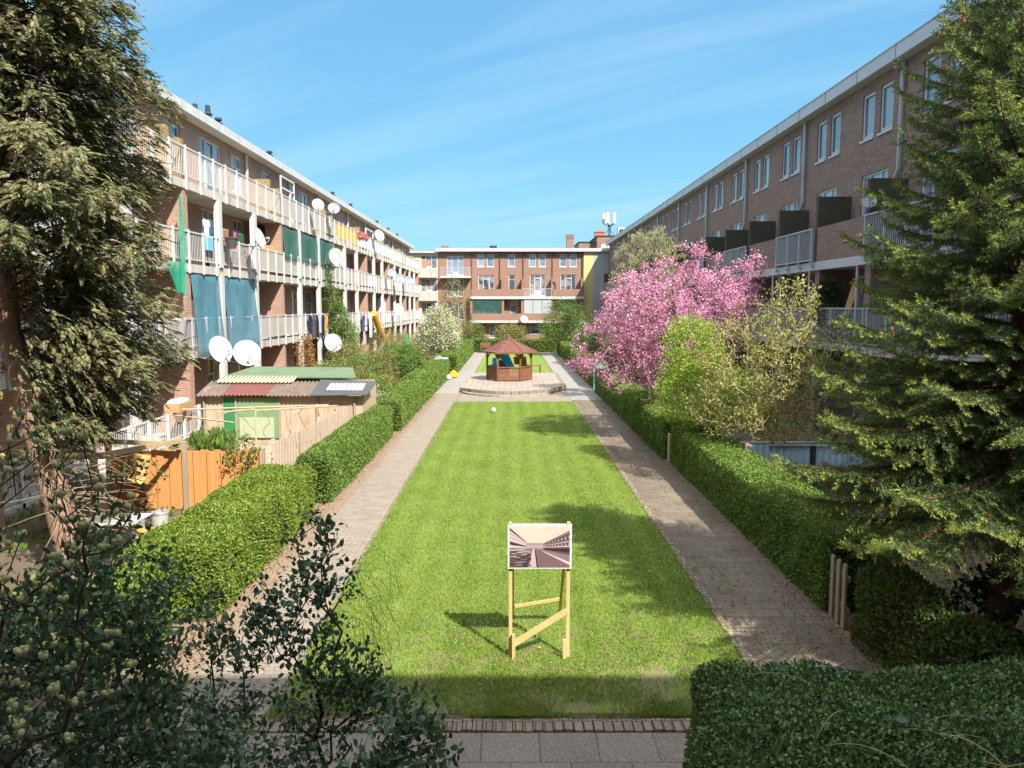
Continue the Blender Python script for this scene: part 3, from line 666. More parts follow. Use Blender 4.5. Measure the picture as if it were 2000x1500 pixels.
ar('dark', [(0, 0), (.36, 0), (.40, .44), (0, .40)], 6); ar('path', [(.31, 0), (.45, 0), (.41, .45), (.38, .45)], 7); ar('lawn', [(.47, 0), (1, 0), (1, .06), (.48, .43), (.43, .43)], 7)
ar('blk', [(.45, 0), (.475, 0), (.43, .43), (.422, .43)], 8); ar('pale', [(1, .05), (1, .12), (.55, .40), (.55, .385)], 8)
rr = random.Random(3)
for i in range(46):
    u, w = rr.uniform(.0, .33), rr.uniform(.02, .40); L_ = .02 + .10 * (1 - w); ar(rr.choice(['blk', 'mid', 'pink', 'pale'] if w > .22 else ['blk', 'mid', 'blk', 'pink']), [(u, w), (min(.36, u+L_), w+.004), (min(.36, u+L_), w+.02), (u, w+.014)], 8 + i * .02)
for k, c in PR.items(): areas[k].build('print', plain('print_' + k, c, .05, 30, .4, spec=.4), bd)

# ---------------------------------------------------------------- gazebo and its platform
GX, GY, GZ = -.07, 45.1, .25
mb = MB(); pts = [(-2.65, 40.4), (-2.15, 39.9)]
for i in range(11): t = i / 10; pts.append((-2.0 + 4.1*t, 39.7 - 1.75 * math.sin(math.pi*(.12+.80*t)) + .6))
pts += [(2.95, 41.5), (2.98, 49.8), (-2.3, 49.8)]
mb.prism([(x, y, 0.004) for x, y in pts], (0, 0, GZ - .004))
pf = thing('gazebo_platform', 'low paved platform with a curved front step under the gazebo', 'platform', (0, 45, 0)); mb.build('paving', M['paveX'], pf)
mb = MB(); sp_ = [(-2.55, 39.9)]
for i in range(11): t = i / 10; sp_.append((-2.1 + 4.1*t, 39.55 - 1.75 * math.sin(math.pi*(.12+.80*t)) + .35))
sp_ += [(2.4, 40.6), (-2.4, 40.6)]
mb.prism([(x, y, 0.003) for x, y in sp_], (0, 0, .10)); mb.build('step', M['paveX'], pf)
mb = MB()
for a, b in zip(pts[:14], pts[1:15]):
    dx, dy = b[0]-a[0], b[1]-a[1]; n = max(1, int(math.hypot(dx, dy) / .42))
    for i in range(n):
        p0 = (a[0]+dx*i/n, a[1]+dy*i/n, GZ - .06); p1 = (a[0]+dx*(i+.94)/n, a[1]+dy*(i+.94)/n, GZ - .06); mb.bar(p0, p1, .14, .17)
mb.build('kerb_stone', plain('weathered_kerb_stone', (.27, .225, .175), .25, 3, .9, .3), pf)
M['gazwood'] = wood('red_brown_gazebo_wood', (.19, .08, .045), (.27, .125, .07)); M['gazpost'] = wood('dark_gazebo_wood', (.14, .06, .035), (.21, .10, .055))
gz_ = thing('gazebo', 'hexagonal brown wooden gazebo with a shingled hip roof and slatted half walls', 'gazebo', (GX, GY, GZ))
hexv = [(GX + 1.3*math.cos(R(60*i)), GY + 1.3*math.sin(R(60*i))) for i in range(6)]
for x, y in hexv:
    mb = MB(); mb.box(x-.055, x+.055, y-.055, y+.055, GZ, 1.92); po = mb.build('post', M['gazpost'], gz_)
    mb = MB()
    for x2, y2 in hexv:
        d = math.hypot(x2-x, y2-y)
        if .5 < d < 1.5: mb.bar((x+(x2-x)*.04, y+(y2-y)*.04, 1.55), (x+(x2-x)*.26, y+(y2-y)*.26, 1.86), .05, .07)
    mb.build('brace', M['gazpost'], po)
for i in range(6):
    if i == 1: continue
    a, b = hexv[i], hexv[(i+1) % 6]; mb = MB(); n = 13; u = Vector((b[0]-a[0], b[1]-a[1], 0)).normalized(); ang = math.atan2(u.y, u.x)
    for k in range(n):
        t = (k + .5) / n; x, y = a[0]+(b[0]-a[0])*(.045+.91*t), a[1]+(b[1]-a[1])*(.045+.91*t)
        mb.bar((x, y, GZ+.06), (x, y, 1.02), .076, .022, up=(-u.y, u.x, 0))
    mb.bar((a[0], a[1], 1.06), (b[0], b[1], 1.06), .12, .05); mb.bar((a[0], a[1], GZ+.10), (b[0], b[1], GZ+.10), .045, .09)
    mb.build('half_wall', M['gazwood'], gz_)
mb = MB()
for i in range(6): a, b = hexv[i], hexv[(i+1) % 6]; mb.bar((a[0], a[1], 1.87), (b[0], b[1], 1.87), .07, .10)
mb.build('ring_beam', M['gazpost'], gz_)
g = NT('shingles'); v = g.pos(); sp = g.new('ShaderNodeSeparateXYZ'); g.l(v, sp.inputs[0]); cb = g.new('ShaderNodeCombineXYZ')
g.l(g.math('ADD', sp.outputs[0], g.math('MULTIPLY', sp.outputs[1], .6)), cb.inputs[0]); g.l(sp.outputs[2], cb.inputs[1])
bt = g.new('ShaderNodeTexBrick'); g.l(cb.outputs[0], bt.inputs['Vector'])
for k_, v_ in (('Scale', 1), ('Brick Width', .2), ('Row Height', .075), ('Mortar Size', .007)): bt.inputs[k_].default_value = v_
bt.inputs['Color1'].default_value = (.24, .10, .08, 1); bt.inputs['Color2'].default_value = (.165, .07, .058, 1); bt.inputs['Mortar'].default_value = (.09, .045, .04, 1)
g.color(bt.outputs['Color']); g.rough(.9); g.bump(g.math('MULTIPLY', bt.outputs['Fac'], -1.), .6, .02); M['shingle'] = g.m
mb = MB(); e = [(GX + 1.64*math.cos(R(60*i)), GY + 1.64*math.sin(R(60*i)), 1.93) for i in range(6)]; ap = (GX, GY, 2.74)
vs = e + [(x, y, 1.87) for x, y, z in e] + [ap]; fs = [(i, (i+1) % 6, 12) for i in range(6)] + [(i, 6+i, 6+(i+1) % 6, (i+1) % 6) for i in range(6)] + [tuple(range(11, 5, -1))]
mb.add(vs, fs); roofg = mb.build('roof', M['shingle'], gz_)
mb = MB()
for p in e: mb.bar((p[0], p[1], 1.935), (GX, GY, 2.75), .09, .02)
mb.lathe([(.16, -.08), (.14, -.01), (.05, .05), (.03, .10)], (GX, GY, 2.74), n=8); mb.build('ridge_cap', M['shingle'], roofg)
mb = MB()
for i in range(6): a, b = e[i], e[(i+1) % 6]; mb.bar((a[0], a[1], 1.895), (b[0], b[1], 1.895), .02, .085)
mb.build('eave_board', M['gazwood'], roofg)

# ---------------------------------------------------------------- cloth, nets, laundry
def cloth(name, label, cat, q, mat, amp=.05, folds=3, nrm=(1, 0, 0), nu=18, nv=10, group=None, sag=0., thick=.006):
    tl, tr, br, bl = [np.array(p, float) for p in q]; nrm = np.array(nrm, float); V = []; F = []
    ph = random.uniform(0, 6)
    for j in range(nv + 1):
        for i in range(nu + 1):
            u, w = i / nu, j / nv; p = (tl*(1-u)+tr*u)*(1-w) + (bl*(1-u)+br*u)*w
            p = p + nrm * amp * (math.sin(folds*2*math.pi*u + ph + 1.3*w) * (.25+.75*w) + .4*math.sin(5*w + 9*u + ph))
            p[2] -= sag * math.sin(math.pi*u) * (1 - .5*w); V.append(p)
    for j in range(nv):
        for i in range(nu): a = j*(nu+1)+i; F.append((a, a+1, a+nu+2, a+nu+1))
    V = np.array(V); o = vbuild(name, V, F, mat, None, tuple(V.mean(0)), True)
    m = o.modifiers.new('thickness', 'SOLIDIFY'); m.thickness = thick
    return tag(o, label, cat, group)
M['netblue'] = netmat('blue_netting', (.13, .33, .42), .46); M['netgreen'] = NETG; M['netteal'] = netmat('green_fishing_net', (.03, .42, .27), .48)
for lab, a, b in (('sheer blue bird netting with a low shelf behind it, nearer bay above the white dishes', 27.05, 29.62), ('sheer blue bird netting over the bay between two white pillars above the largest dish', 30.1, 33.7)):
    cloth('bird_netting', lab, 'netting', [(-11.15, a, 5.68), (-11.15, b, 5.68), (-10.96, b, 2.75), (-10.96, a, 2.75)], M['netblue'], .03, 2, group='blue netting on the first gallery', thick=.003)
for lab, a, b in (('dark green netting with drying rack behind it, next to the brick wall', 38.05, 40.75), ('dark green netting stretched between two white pillars, middle of three', 41.15, 44.75), ('dark green netting behind the pale green dish', 45.15, 48.7)):
    cloth('bird_netting', lab, 'netting', [(-11.12, a, 8.5), (-11.12, b, 8.5), (-11.02, b, 6.9), (-11.02, a, 6.9)], M['netgreen'], .04, 2, group='dark green netting on the second gallery', sag=.12, thick=.003)
mb = MB()
for i in range(7):
    y = 25.8 + i*.03; mb.tube([(-10.92, 25.84+i*.015, 8.2), (-10.94+.015*i, y, 6.8), (-10.92, y - .05 + .03*i, 5.6), (-10.95, 25.76+i*.045, 5.0 - .06*math.sin(i*.5))], .018, 5)
tag(mb.build('fishing_net', M['netteal'], None, (-10.92, 25.8, 6.5), True), 'gathered bright green net hanging from the gallery beside the conifer', 'net')
cloth('net_fan', 'spread green net triangle hanging behind the gathered green net', 'net', [(-11.0, 24.7, 6.0), (-11.0, 26.2, 6.0), (-11.0, 26.2, 4.9), (-11.0, 25.6, 4.9)], M['netteal'], .05, 2)
def fab(n, c): return plain(n, c, .08, 4, .85, spec=.1)
cloth('black_sheet', 'black cloth hung in the gallery bay above a cardboard box', 'cloth', [(-11.8, 35.6, 8.4), (-11.8, 37.5, 8.4), (-11.8, 37.4, 7.3), (-11.8, 35.9, 7.5)], fab('black_fabric', (.015, .015, .018)), .06, 2)
cloth('grey_sheet', 'grey cloth draped over the railing bars beside the conifer', 'cloth', [(-10.96, 24.5, 4.12), (-10.96, 26.1, 4.15), (-10.96, 26.15, 3.1), (-10.96, 24.3, 3.1)], fab('grey_fabric', (.38, .36, .34)), .03, 3)
cloth('red_sheet', 'red and white cloth draped over the top railing beyond the yellow panels', 'cloth', [(-11.0, 56.3, 10.0), (-11.0, 60.3, 10.1), (-11.0, 60.3, 9.75), (-11.0, 56.3, 9.5)], fab('red_fabric', (.62, .16, .13)), .04, 5)
cloth('towel', 'brown towel hanging beside the pink dress', 'towel', [(-11.35, 30.7, 7.6), (-11.35, 31.4, 7.6), (-11.35, 31.4, 6.9), (-11.35, 30.7, 6.9)], fab('brown_towel', (.34, .19, .11)), .02, 1)
def garment(name, label, cat, y, z, w, h, mat, kind='shirt', x=-11.35, group=None):
    if kind == 'shirt': pr = [(-.5, .86), (-.34, 1), (-.12, 1), (0, .93), (.12, 1), (.34, 1), (.5, .86), (.42, .66), (.28, .76), (.28, 0), (-.28, 0), (-.28, .76), (-.42, .66)]
    elif kind == 'trousers': pr = [(-.3, 1), (.3, 1), (.36, 0), (.08, 0), (.0, .68), (-.08, 0), (-.36, 0)]
    else: pr = [(-.22, 1), (-.1, .9), (.1, .9), (.22, 1), (.2, .62), (.5, 0), (-.5, 0), (-.2, .62)]
    mb = MB(); mb.prism([(x, y + u*w, z - h + v*h) for u, v in pr], (.035, 0, 0)); return tag(mb.build(name, mat, None, (x, y, z), bevel=.01), label, cat, group)
garment('shirt', 'white shirt hanging in the second gallery near its first white pillar', 'shirt', 29.1, 7.75, .7, .85, fab('white_cotton', (.72, .72, .74)))
garment('dress', 'pink dress hanging from the second gallery line', 'dress', 32.05, 7.6, .6, .85, fab('pink_cotton', (.72, .13, .30)), 'dress')
cloth('green_sheet', 'dark green cloth hanging beside the pink dress', 'cloth', [(-11.4, 32.5, 7.6), (-11.4, 33.3, 7.6), (-11.4, 33.3, 6.75), (-11.4, 32.6, 6.75)], fab('green_cotton', (.05, .12, .06)), .03, 1)
for i, (y, c, k, lab) in enumerate(((42.1, (.02, .03, .09), 'shirt', 'navy shirt, first of the laundry hung over the lower railing'), (42.9, (.12, .09, .08), 'trousers', 'dark brown trousers hung over the lower railing'), (43.6, (.03, .03, .035), 'trousers', 'black trousers hung over the lower railing beside a pale blue shirt'), (44.3, (.50, .56, .70), 'shirt', 'pale blue shirt between dark laundry on the lower railing'), (44.95, (.03, .03, .04), 'shirt', 'black shirt hung on the lower railing beside an orange cloth'), (45.6, (.70, .33, .13), 'shirt', 'orange shirt, last of the laundry on the lower railing'))):
    garment('laundry_item', lab, 'laundry', y, 4.05, .78, 1.0 + .25*(i in (1, 2, 4)), fab('laundry_fabric', c), k, -10.95, 'laundry over the lower railing')
garment('laundry_item', 'dark blue clothes hung on the lower railing beyond the climber', 'laundry', 57.2, 3.9, 1.2, 1.2, fab('blue_laundry', (.08, .10, .22)), 'shirt', -10.93); garment('laundry_item', 'white and blue towel below the dark blue clothes beyond the climber', 'towel', 57.3, 2.7, 1.0, 1.0, fab('pale_laundry', (.5, .53, .6)), 'trousers', -10.9)
cloth('white_sheet', 'white sheet hanging from the lower railing beside the yellow pole', 'cloth', [(-10.9, 59.5, 4.0), (-10.9, 60.8, 4.0), (-10.9, 60.5, 2.1), (-10.9, 59.6, 2.1)], fab('white_sheet_fabric', (.7, .7, .7)), .06, 2)
mb = MB(); mb.tube([(-10.85, 61.0, 4.0), (-10.7, 62.3, 3.0), (-10.3, 64.5, 1.3)], [.26, .24, .20], 8); tag(mb.build('slide_tube', plain('yellow_plastic', (.80, .42, .03), .06, 3, .4), None, (-10.5, 62, 2), True), 'long yellow roll leaning down from the lower railing', 'roll')
mb = MB(); mb.box(-11.95, -11.2, 36.9, 38.0-.4, 6.98, 7.42); tag(mb.build('cardboard_box', plain('cardboard', (.52, .33, .16), .08, 5, .8), None, (-11.5, 37.3, 7), bevel=.01), 'brown cardboard box stacked at the railing below the black cloth', 'box')
bx = thing('cardboard_box', 'cardboard box with crumpled plastic on the ground floor terrace railing', 'box', (-11.0, 25.3, 1.08))
mb = MB(); mb.box(-11.25, -10.75, 24.75, 25.9, 1.09, 1.14)
for a in ((-11.25, -11.23, 24.75, 25.9), (-10.77, -10.75, 24.75, 25.9), (-11.228, -10.772, 24.75, 24.77), (-11.228, -10.772, 25.88, 25.9)): mb.box(*a, 1.142, 1.38)
mb.build('carton', bpy.data.materials['cardboard'], bx)
mb = MB(); rr = random.Random(5)
for i in range(16): c = (rr.uniform(-11.15, -10.85), rr.uniform(24.9, 25.75), 1.36); mb.lathe([(.02, -.1), (.13, 0), (.10, .08), (.02, .12)], c, (rr.uniform(-.5, .5), rr.uniform(-.5, .5), 1), 6)
mb.build('plastic', plain('crumpled_plastic', (.72, .74, .76), .06, 6, .3), bx)
mb = MB(); mb.box(-12.0, -11.35, 69.6, 70.5, 3.0, 5.0); mb.box(-11.97, -11.38, 69.63, 70.47, 5.0, 5.3); tag(mb.build('fridge', M['ventbox'], None, (-11.7, 70, 3), bevel=.03), 'white fridge standing on the lower gallery near the far white dish', 'fridge')
mb = MB(); mb.lathe([(.15, 0), (.24, .15), (.22, .32), (.08, .42), (.05, .5)], (-11.45, 38.4, 3.72), n=10); tag(mb.build('plastic_bag', plain('blue_bag', (.03, .25, .5), .2, 8, .5), None, (-11.45, 38.4, 3.7), True), 'knotted blue plastic bag on the lower gallery under the brick wall', 'bag')
mb = MB(); mb.box(-11.6, -11.2, 37.3, 38.1, 3.0, 3.71); tag(mb.build('cupboard', M['ventbox'], None, (-11.4, 37.9, 3), bevel=.02), 'white cupboard on the lower gallery beside the blue bag', 'cupboard')
mb = MB(); mb.lathe([(.16, 0), (.24, .36), (.27, .37), (.27, .42), (.22, .42)], (-10.75, 30.0, 6.75), n=12); tag(mb.build('planter', plain('dark_planter', (.09, .085, .08), .1, 4, .6), None, (-10.75, 30.0, 6.75), True), 'dark plastic planter hooked on the second gallery railing', 'planter')
mb = MB(); mb.box(-11.06, -10.96, 28.2, 28.75, 6.55, 7.05); tag(mb.build('tote_bag', fab('sky_blue_fabric', (.22, .48, .68)), None, (-11, 28.5, 6.6), bevel=.02), 'sky blue bag hanging inside the second gallery railing bars', 'bag')
mb = MB(); mb.box(-12.1, -11.45, 27.25, 28.05, 3.002, 4.75); tag(mb.build('wardrobe', plain('pink_wood', (.60, .42, .36), .06, 2, .6), None, (-11.8, 27.6, 3), bevel=.01), 'pale pink cupboard behind the nearer blue netting', 'cupboard')

# ---------------------------------------------------------------- satellite dishes
def dish(label, p, r, f=(.5, -.8, .4), c='dishwhite', wall=(-11.1, 0, 0), arm=True, group='satellite dishes on the galleries'):
    if p[0] < -10: p = (p[0]*.962, p[1]*.962, 4.5 + (p[2]-4.5)*.962); r *= .962
    t = thing('satellite_dish', label, 'satellite dish', p, group); f = Vector(f).normalized(); mb = MB(); prof = []
    for i in range(9): q = r * i / 8; prof.append((q, .13 * q*q / r))
    prof += [(r + .012, prof[-1][1] + .004), (r + .008, prof[-1][1] - .02)] + [(r*i/8, .13*(r*i/8)**2/r - .022) for i in range(7, -1, -1)]
    mb.lathe(prof, p, f, 28); mb.build('reflector', M[c], t, smooth=True)
    up = Vector((0, 0, 1)); dn = (-up + f*up.dot(f)).normalized(); P = Vector(p); tip = P + f*r*1.05 + dn*r*.35
    mb = MB(); mb.tube([P + dn*r*.92 + f*r*.16, tip + dn*.06], .016, 6); mb.build('arm', M['greymetal'], t)
    mb = MB(); mb.lathe([(.03, 0), (.045, .03), (.045, .10), (.03, .14)], tip, -(tip - P - dn*r*.1).normalized(), 10); mb.build('receiver', M['ventbox'], t)
    mb = MB(); w = Vector((wall[0], p[1] + .1, p[2] - r*.6)); mb.tube([P - f*.03, P - f*.14, P - f*.14 + Vector((0, 0, -r*.7)), w], .025, 6); mb.build('bracket', M['greymetal'], t)
M['dishwhite'] = plain('dish_white', (.47, .47, .465), .06, 2, .45, stain=(.48, .47, .44)); M['dishgrey'] = plain('dish_grey', (.26, .29, .32), .06, 2, .45); M['dishgreen'] = plain('dish_pale_green', (.36, .41, .35), .05, 2, .5)
M['dishrust'] = plain('dish_white_rusty', (.48, .465, .44), .04, 2, .5, stain=(.45, .22, .06))
dish('white satellite dish under the blue netting, left of the pair above the shed', (-10.75, 28.4, 2.94), .50, (.85, -.5, .3))
dish('large round white satellite dish, right of the pair above the shed', (-10.75, 31.3, 2.63), .54, (.5, -.85, .35))
dish('white satellite dish with twigs in front of it, below the laundry', (-10.75, 46.5, 2.35), .55, (.6, -.8, .3))
dish('white satellite dish seen nearly edge on beside the pink dress', (-10.8, 33.4, 7.45), .45, (.93, -.15, .3))
dish('pale green satellite dish beside the dark green netting', (-10.8, 48.2, 7.57), .58, (.8, -.7, .3), 'dishgreen')
dish('small white satellite dish with a rust stain above the top railing', (-10.95, 44.5, 10.3), .34, (.5, -.85, .3), 'dishrust')
dish('small grey satellite dish above the top railing', (-10.95, 48.5, 10.6), .36, (.3, -.9, .35), 'dishgrey')
dish('white satellite dish on the top gallery beyond the red cloth', (-10.95, 64.9, 10.44), .48, (.75, -.7, .3))
dish('grey satellite dish on the second gallery, nearest of three in a row', (-10.85, 70.9, 7.6), .42, (.4, -.9, .3), 'dishgrey')
dish('grey satellite dish on the second gallery, middle of three in a row', (-10.85, 75.7, 7.3), .47, (.45, -.85, .3), 'dishgrey')
dish('grey satellite dish on the second gallery, farthest of three in a row', (-10.85, 82.4, 7.3), .50, (.4, -.9, .3), 'dishgrey')
dish('white satellite dish on the first gallery above the flowering white tree', (-10.8, 74.4, 4.3), .56, (.65, -.75, .3))
dish('grey satellite dish on the rear block balcony above the gazebo', (1.69, 96.4, 3.0), .5, (.3, -.9, .3), 'dishgreen', (1.69, 96.8, 3), group='')
dish('small white satellite dish on a mossy brick divider beside the spruce', (11.0, 24.0, 7.75), .22, (-.2, -.9, .3), 'dishwhite', (11.15, 24.5, 7.6), group='')

# ---------------------------------------------------------------- left garden: sheds, fences, table
def corrug(name, x0, x1, p0, p1, mat, par, pitch=.13, amp=.025, nr=7):
    """sheet from front edge p0=(y,z) to back edge p1, waves running up the slope"""
    n = int((x1-x0)/pitch*6)+1; V = []; F = []
    for j in range(nr+1):
        t = j/nr
        for i in range(n+1): x = x0+(x1-x0)*i/n; V.append((x, p0[0]+(p1[0]-p0[0])*t, p0[1]+(p1[1]-p0[1])*t + amp*math.sin(2*math.pi*x/pitch)))
    for j in range(nr):
        for i in range(n): a = j*(n+1)+i; F.append((a, a+1, a+n+2, a+n+1))
    o = vbuild(name, np.array(V), F, mat, par, smooth=True); m = o.modifiers.new('thickness', 'SOLIDIFY'); m.thickness = .012; return o
M['corrbrown'] = plain('weathered_corrugated', (.17, .13, .105), .2, 3, .85, stain=(.26, .21, .16)); M['corrred'] = plain('red_corrugated', (.19, .075, .065), .15, 3, .7); M['plank'] = wood('grey_plank', (.30, .23, .17), (.44, .35, .26))
M['ply'] = plain('weathered_plywood', (.52, .40, .29), .12, 2, .8, stain=(.38, .27, .17)); M['doorgreen'] = plain('bright_green_paint', (.04, .24, .09), .1, 2, .5); M['doorpale'] = plain('faded_green_paint', (.20, .32, .15), .12, 2, .6); M['doorwhite'] = plain('pale_lime_panel', (.44, .50, .33), .08, 2, .6)
sh = thing('garden_shed', 'low shed with patchwork corrugated roof and green doors', 'shed', (-7.2, 24.6, 0))
mb = MB(); mb.box(-9.85, -4.75, 24.5, 24.56, 0, 1.66); mb.box(-9.85, -9.8, 24.561, 27, 0, 1.9); mb.box(-4.8, -4.75, 24.561, 27, 0, 1.9); mb.box(-9.8, -4.8, 26.9, 27, 0, 1.95); mb.build('wall', M['ply'], sh)
mb = MB(); mb.box(-9.2, -8.82, 24.46, 24.497, .3, 1.6); mb.build('door', M['doorgreen'], sh)
mb = MB(); mb.box(-8.8, -7.45, 24.45, 24.497, .3, 1.62); d = mb.build('door', M['doorpale'], sh)
mb = MB(); mb.box(-8.7, -7.6, 24.44, 24.449, .32, .98); mb.build('door_panel', M['doorwhite'], d)
for x in (-9.82, -8.81, -7.42, -6.2, -5.0): mb = MB(); mb.box(x-.03, x+.03, 24.43, 24.498, 0, 1.66); mb.build('frame_post', M['plank'], sh)
for a, b, mt in ((-10.0, -9.2, 'corrbrown'), (-9.18, -7.75, 'corrred'), (-7.77, -6.35, 'corrbrown')): corrug('roof_sheet', a, b, (24.25, 1.70 + .02*(mt == 'corrred')), (25.6, 2.04), M[mt], sh)
mb = MB(); mb.prism([(-6.36, 24.2, 1.70), (-4.55, 24.2, 1.72), (-4.45, 25.5, 2.03), (-6.36, 25.6, 2.06)], (0, 0, .03)); rs = mb.build('roof_sheet', plain('dark_roof_felt', (.09, .092, .10), .15, 3, .8), sh)
corrug('skylight_sheet', -5.95, -4.75, (24.55, 1.85), (25.25, 2.02), plain('clear_corrugated', (.36, .37, .38), .08, 4, .25), rs, .09, .015)
sh2 = thing('felt_shed', 'second shed behind with a flat green felt roof', 'shed', (-7.8, 27, 0))
mb = MB(); mb.box(-9.6, -6.0, 27.05, 28.3, 0, 2.1); mb.build('wall', M['ply'], sh2)
mb = MB(); mb.prism([(-9.75, 25.75, 2.12), (-5.2, 25.75, 2.12), (-5.9, 28.6, 2.22), (-9.6, 28.6, 2.26)], (0, 0, .04)); mb.build('roof', plain('green_roof_felt', (.15, .215, .125), .2, 2, .85), sh2)
corrug('roof_sheet', -9.75, -7.2, (25.3, 2.03), (25.9, 2.19), plain('tan_corrugated', (.42, .36, .24), .15, 3, .85), sh2)
def picket_fence(name, label, p, q, h, gap=.155, w=.085, round_=False, mat=None, posts=3):
    t = thing(name, label, 'fence', (p[0], p[1], 0)); p = Vector((*p, 0)); q = Vector((*q, 0)); d = (q-p); L_ = d.length; d.normalize(); nrm = Vector((-d.y, d.x, 0)); mb = MB(); n = int(L_/gap)
    for i in range(n):
        c = p + d*(i+.5)*gap; hh = h + random.uniform(-.03, .03); mb.bar((c.x, c.y, .04), (c.x, c.y, hh), w, .02, up=tuple(nrm))
    mb.build('pickets', mat or M['plank'], t); mb = MB()
    for z in (h*.3, h*.8): a = p + nrm*.03; b = q + nrm*.03; mb.bar((a.x, a.y, z), (b.x, b.y, z), .035, .06)
    mb.build('rail', mat or M['plank'], t)
    for i in range(posts):
        c = p + d*L_*i/(posts-1) + nrm*.085; mb = MB(); mb.box(c.x-.045, c.x+.045, c.y-.045, c.y+.045, 0, h+.06); mb.build('post', mat or M['plank'], t)
    return t
M['picket'] = wood('weathered_picket', (.46, .36, .27), (.60, .49, .38))
picket_fence('picket_fence', 'long weathered picket fence behind the clipped hedge on the left', (-5.45, 17.7), (-5.0, 26.6), 1.38, .20, .11, mat=M['picket'], posts=6)
picket_fence('picket_fence', 'short weathered picket fence turning towards the orange fence', (-6.05, 17.3), (-5.42, 17.3), 1.36, .16, .12, mat=M['picket'], posts=2)
M['orange'] = wood('orange_stained_wood', (.50, .225, .075), (.64, .32, .11))
of = thing('board_fence', 'orange stained board fence with overlapping upright boards', 'fence', (-7, 16.8, 0))
for a, b in ((-8.85, -7.27), (-7.16, -5.55)):
    mb = MB(); x = a; i = 0
    while x < b - .05: w_ = min(random.uniform(.15, .19), b-x); mb.box(x, x+w_, 16.80 - (.045 if i % 2 else 0), 16.82 - (.045 if i % 2 else 0), .02, 1.35 + random.uniform(-.015, .015)); x += w_ - .02; i += 1
    for z in (.25, .75, 1.2): mb.box(a, b, 16.822, 16.86, z-.04, z+.04)
    mb.build('fence_panel', M['orange'], of)
for x, h in ((-8.9, 1.5), (-7.215, 1.55), (-5.5, 1.4)): mb = MB(); mb.box(x-.05, x+.05, 16.74, 16.84, 0, h); mb.build('post', M['plank'], of)
pg = thing('pergola', 'rough timber pergola beams beside the orange fence', 'pergola', (-8, 15.5, 0)); M['beam'] = wood('weathered_beam', (.36, .27, .15), (.50, .40, .24), 0)
for x, y in ((-7.95, 14.45), (-9.9, 14.6), (-9.9, 16.6)): mb = MB(); mb.box(x-.05, x+.05, y-.05, y+.05, 0, 1.62); mb.build('post', M['plank'], pg)
for a, b in (((-7.2, 16.6, 1.60), (-7.95, 14.3, 1.68)), ((-7.2, 16.55, 1.52), (-10.2, 16.75, 1.62)), ((-8.9, 16.2, 1.60), (-10.8, 16.1, 1.64)), ((-8.7, 15.9, 1.50), (-10.6, 15.5, 1.54)), ((-7.9, 15.0, 1.56), (-10.3, 14.9, 1.60))): mb = MB(); mb.bar(a, b, .06, .10); mb.build('beam', M['beam'], pg)
pl = thing('pallet_rack', 'stepped yellow wooden rack hung crooked on the orange fence', 'rack', (-8.3, 16.7, .8)); mb = MB(); Rm = Matrix.Rotation(R(14), 4, 'Y')
def pw(u, w, dy): v = Rm @ Vector((u, 0, w)); return (-8.25 + v.x*1.25, 16.72 - dy, 1.0 + v.z*1.25)
for u0, u1, w in ((-.22, .20, -.18), (-.22, .20, -.04), (-.12, .20, .08), (-.02, .20, .20)): mb.bar(pw(u0, w, .03), pw(u1, w, .03), .06, .07)
for u in (-.18, -.03, .14): mb.bar(pw(u, -.2, .075), pw(u, .1 if u < -.1 else .24, .075), .05, .02, up=(0, 1, 0))
mb.bar(pw(-.24, -.24, .1), pw(.24, -.24, .1), .16, .03); mb.build('slats', wood('yellow_pine', (.72, .50, .17), (.80, .60, .26), 0), pl)
tb = thing('garden_table', 'white topped table with dark legs beside the orange fence', 'table', (-7, 13.5, 0))
mb = MB(); mb.box(-7.55, -6.6, 13.1, 13.85, .70, .73); mb.build('table_top', M['whiteclean'], tb, bevel=.008)
for x in (-7.5, -6.65):
    for y in (13.15, 13.8): mb = MB(); mb.tube([(x, y, 0), (x, y, .7)], .018, 6); mb.build('leg', M['darkmetal'], tb)
def bucket(label, p, r, h, mat, nm='bucket'): mb = MB(); mb.lathe([(r*.8, 0), (r, h), (r*1.06, h), (r*1.06, h*.93), (r*.96, h*.98), (r*.76, h*.3)], p, n=14); tag(mb.build(nm, mat, None, p, True), label, nm)
bucket('white paint bucket at the foot of the orange fence', (-6.95, 14.9, 0), .17, .48, M['dishwhite']); bucket('small cream pot left of the white bucket', (-7.3, 14.75, 0), .12, .40, plain('cream_pot', (.62, .56, .42), .08, 4, .6), 'plant_pot'); bucket('yellow pot in front of the white bucket', (-7.0, 14.4, 0), .15, .26, plain('yellow_pot', (.72, .48, .10), .08, 4, .5), 'plant_pot')
br = thing('water_barrel', 'grey water barrel lying in the shade under the pergola', 'barrel', (-9.3, 15.4, 0)); mb = MB(); mb.lathe([(.28, -.45), (.33, -.4), (.34, -.2), (.32, -.18), (.34, -.16), (.34, .2), (.32, .22), (.34, .24), (.33, .42), (.28, .45)], (-9.0, 15.5, .95), (1, .15, 0), 18); mb.build('drum', plain('grey_drum', (.20, .22, .25), .1, 3, .45), br, smooth=True)
mb = MB(); mb.box(-9.5, -8.5, 15.2, 15.8, 0, .6); mb.build('stand', M['plank'], br)
pf_ = thing('pole_frame', 'thin pole frame with bare vine in front of the low shed', 'trellis', (-7.5, 22.6, 0)); mb = MB()
for x, y, h in ((-8.6, 22.4, 1.45), (-7.55, 22.5, 1.5), (-6.55, 22.7, 1.5), (-5.7, 23.4, 1.5), (-7.5, 21.4, 1.2)): mb.tube([(x, y, 0), (x+.02, y, h)], .03, 6)
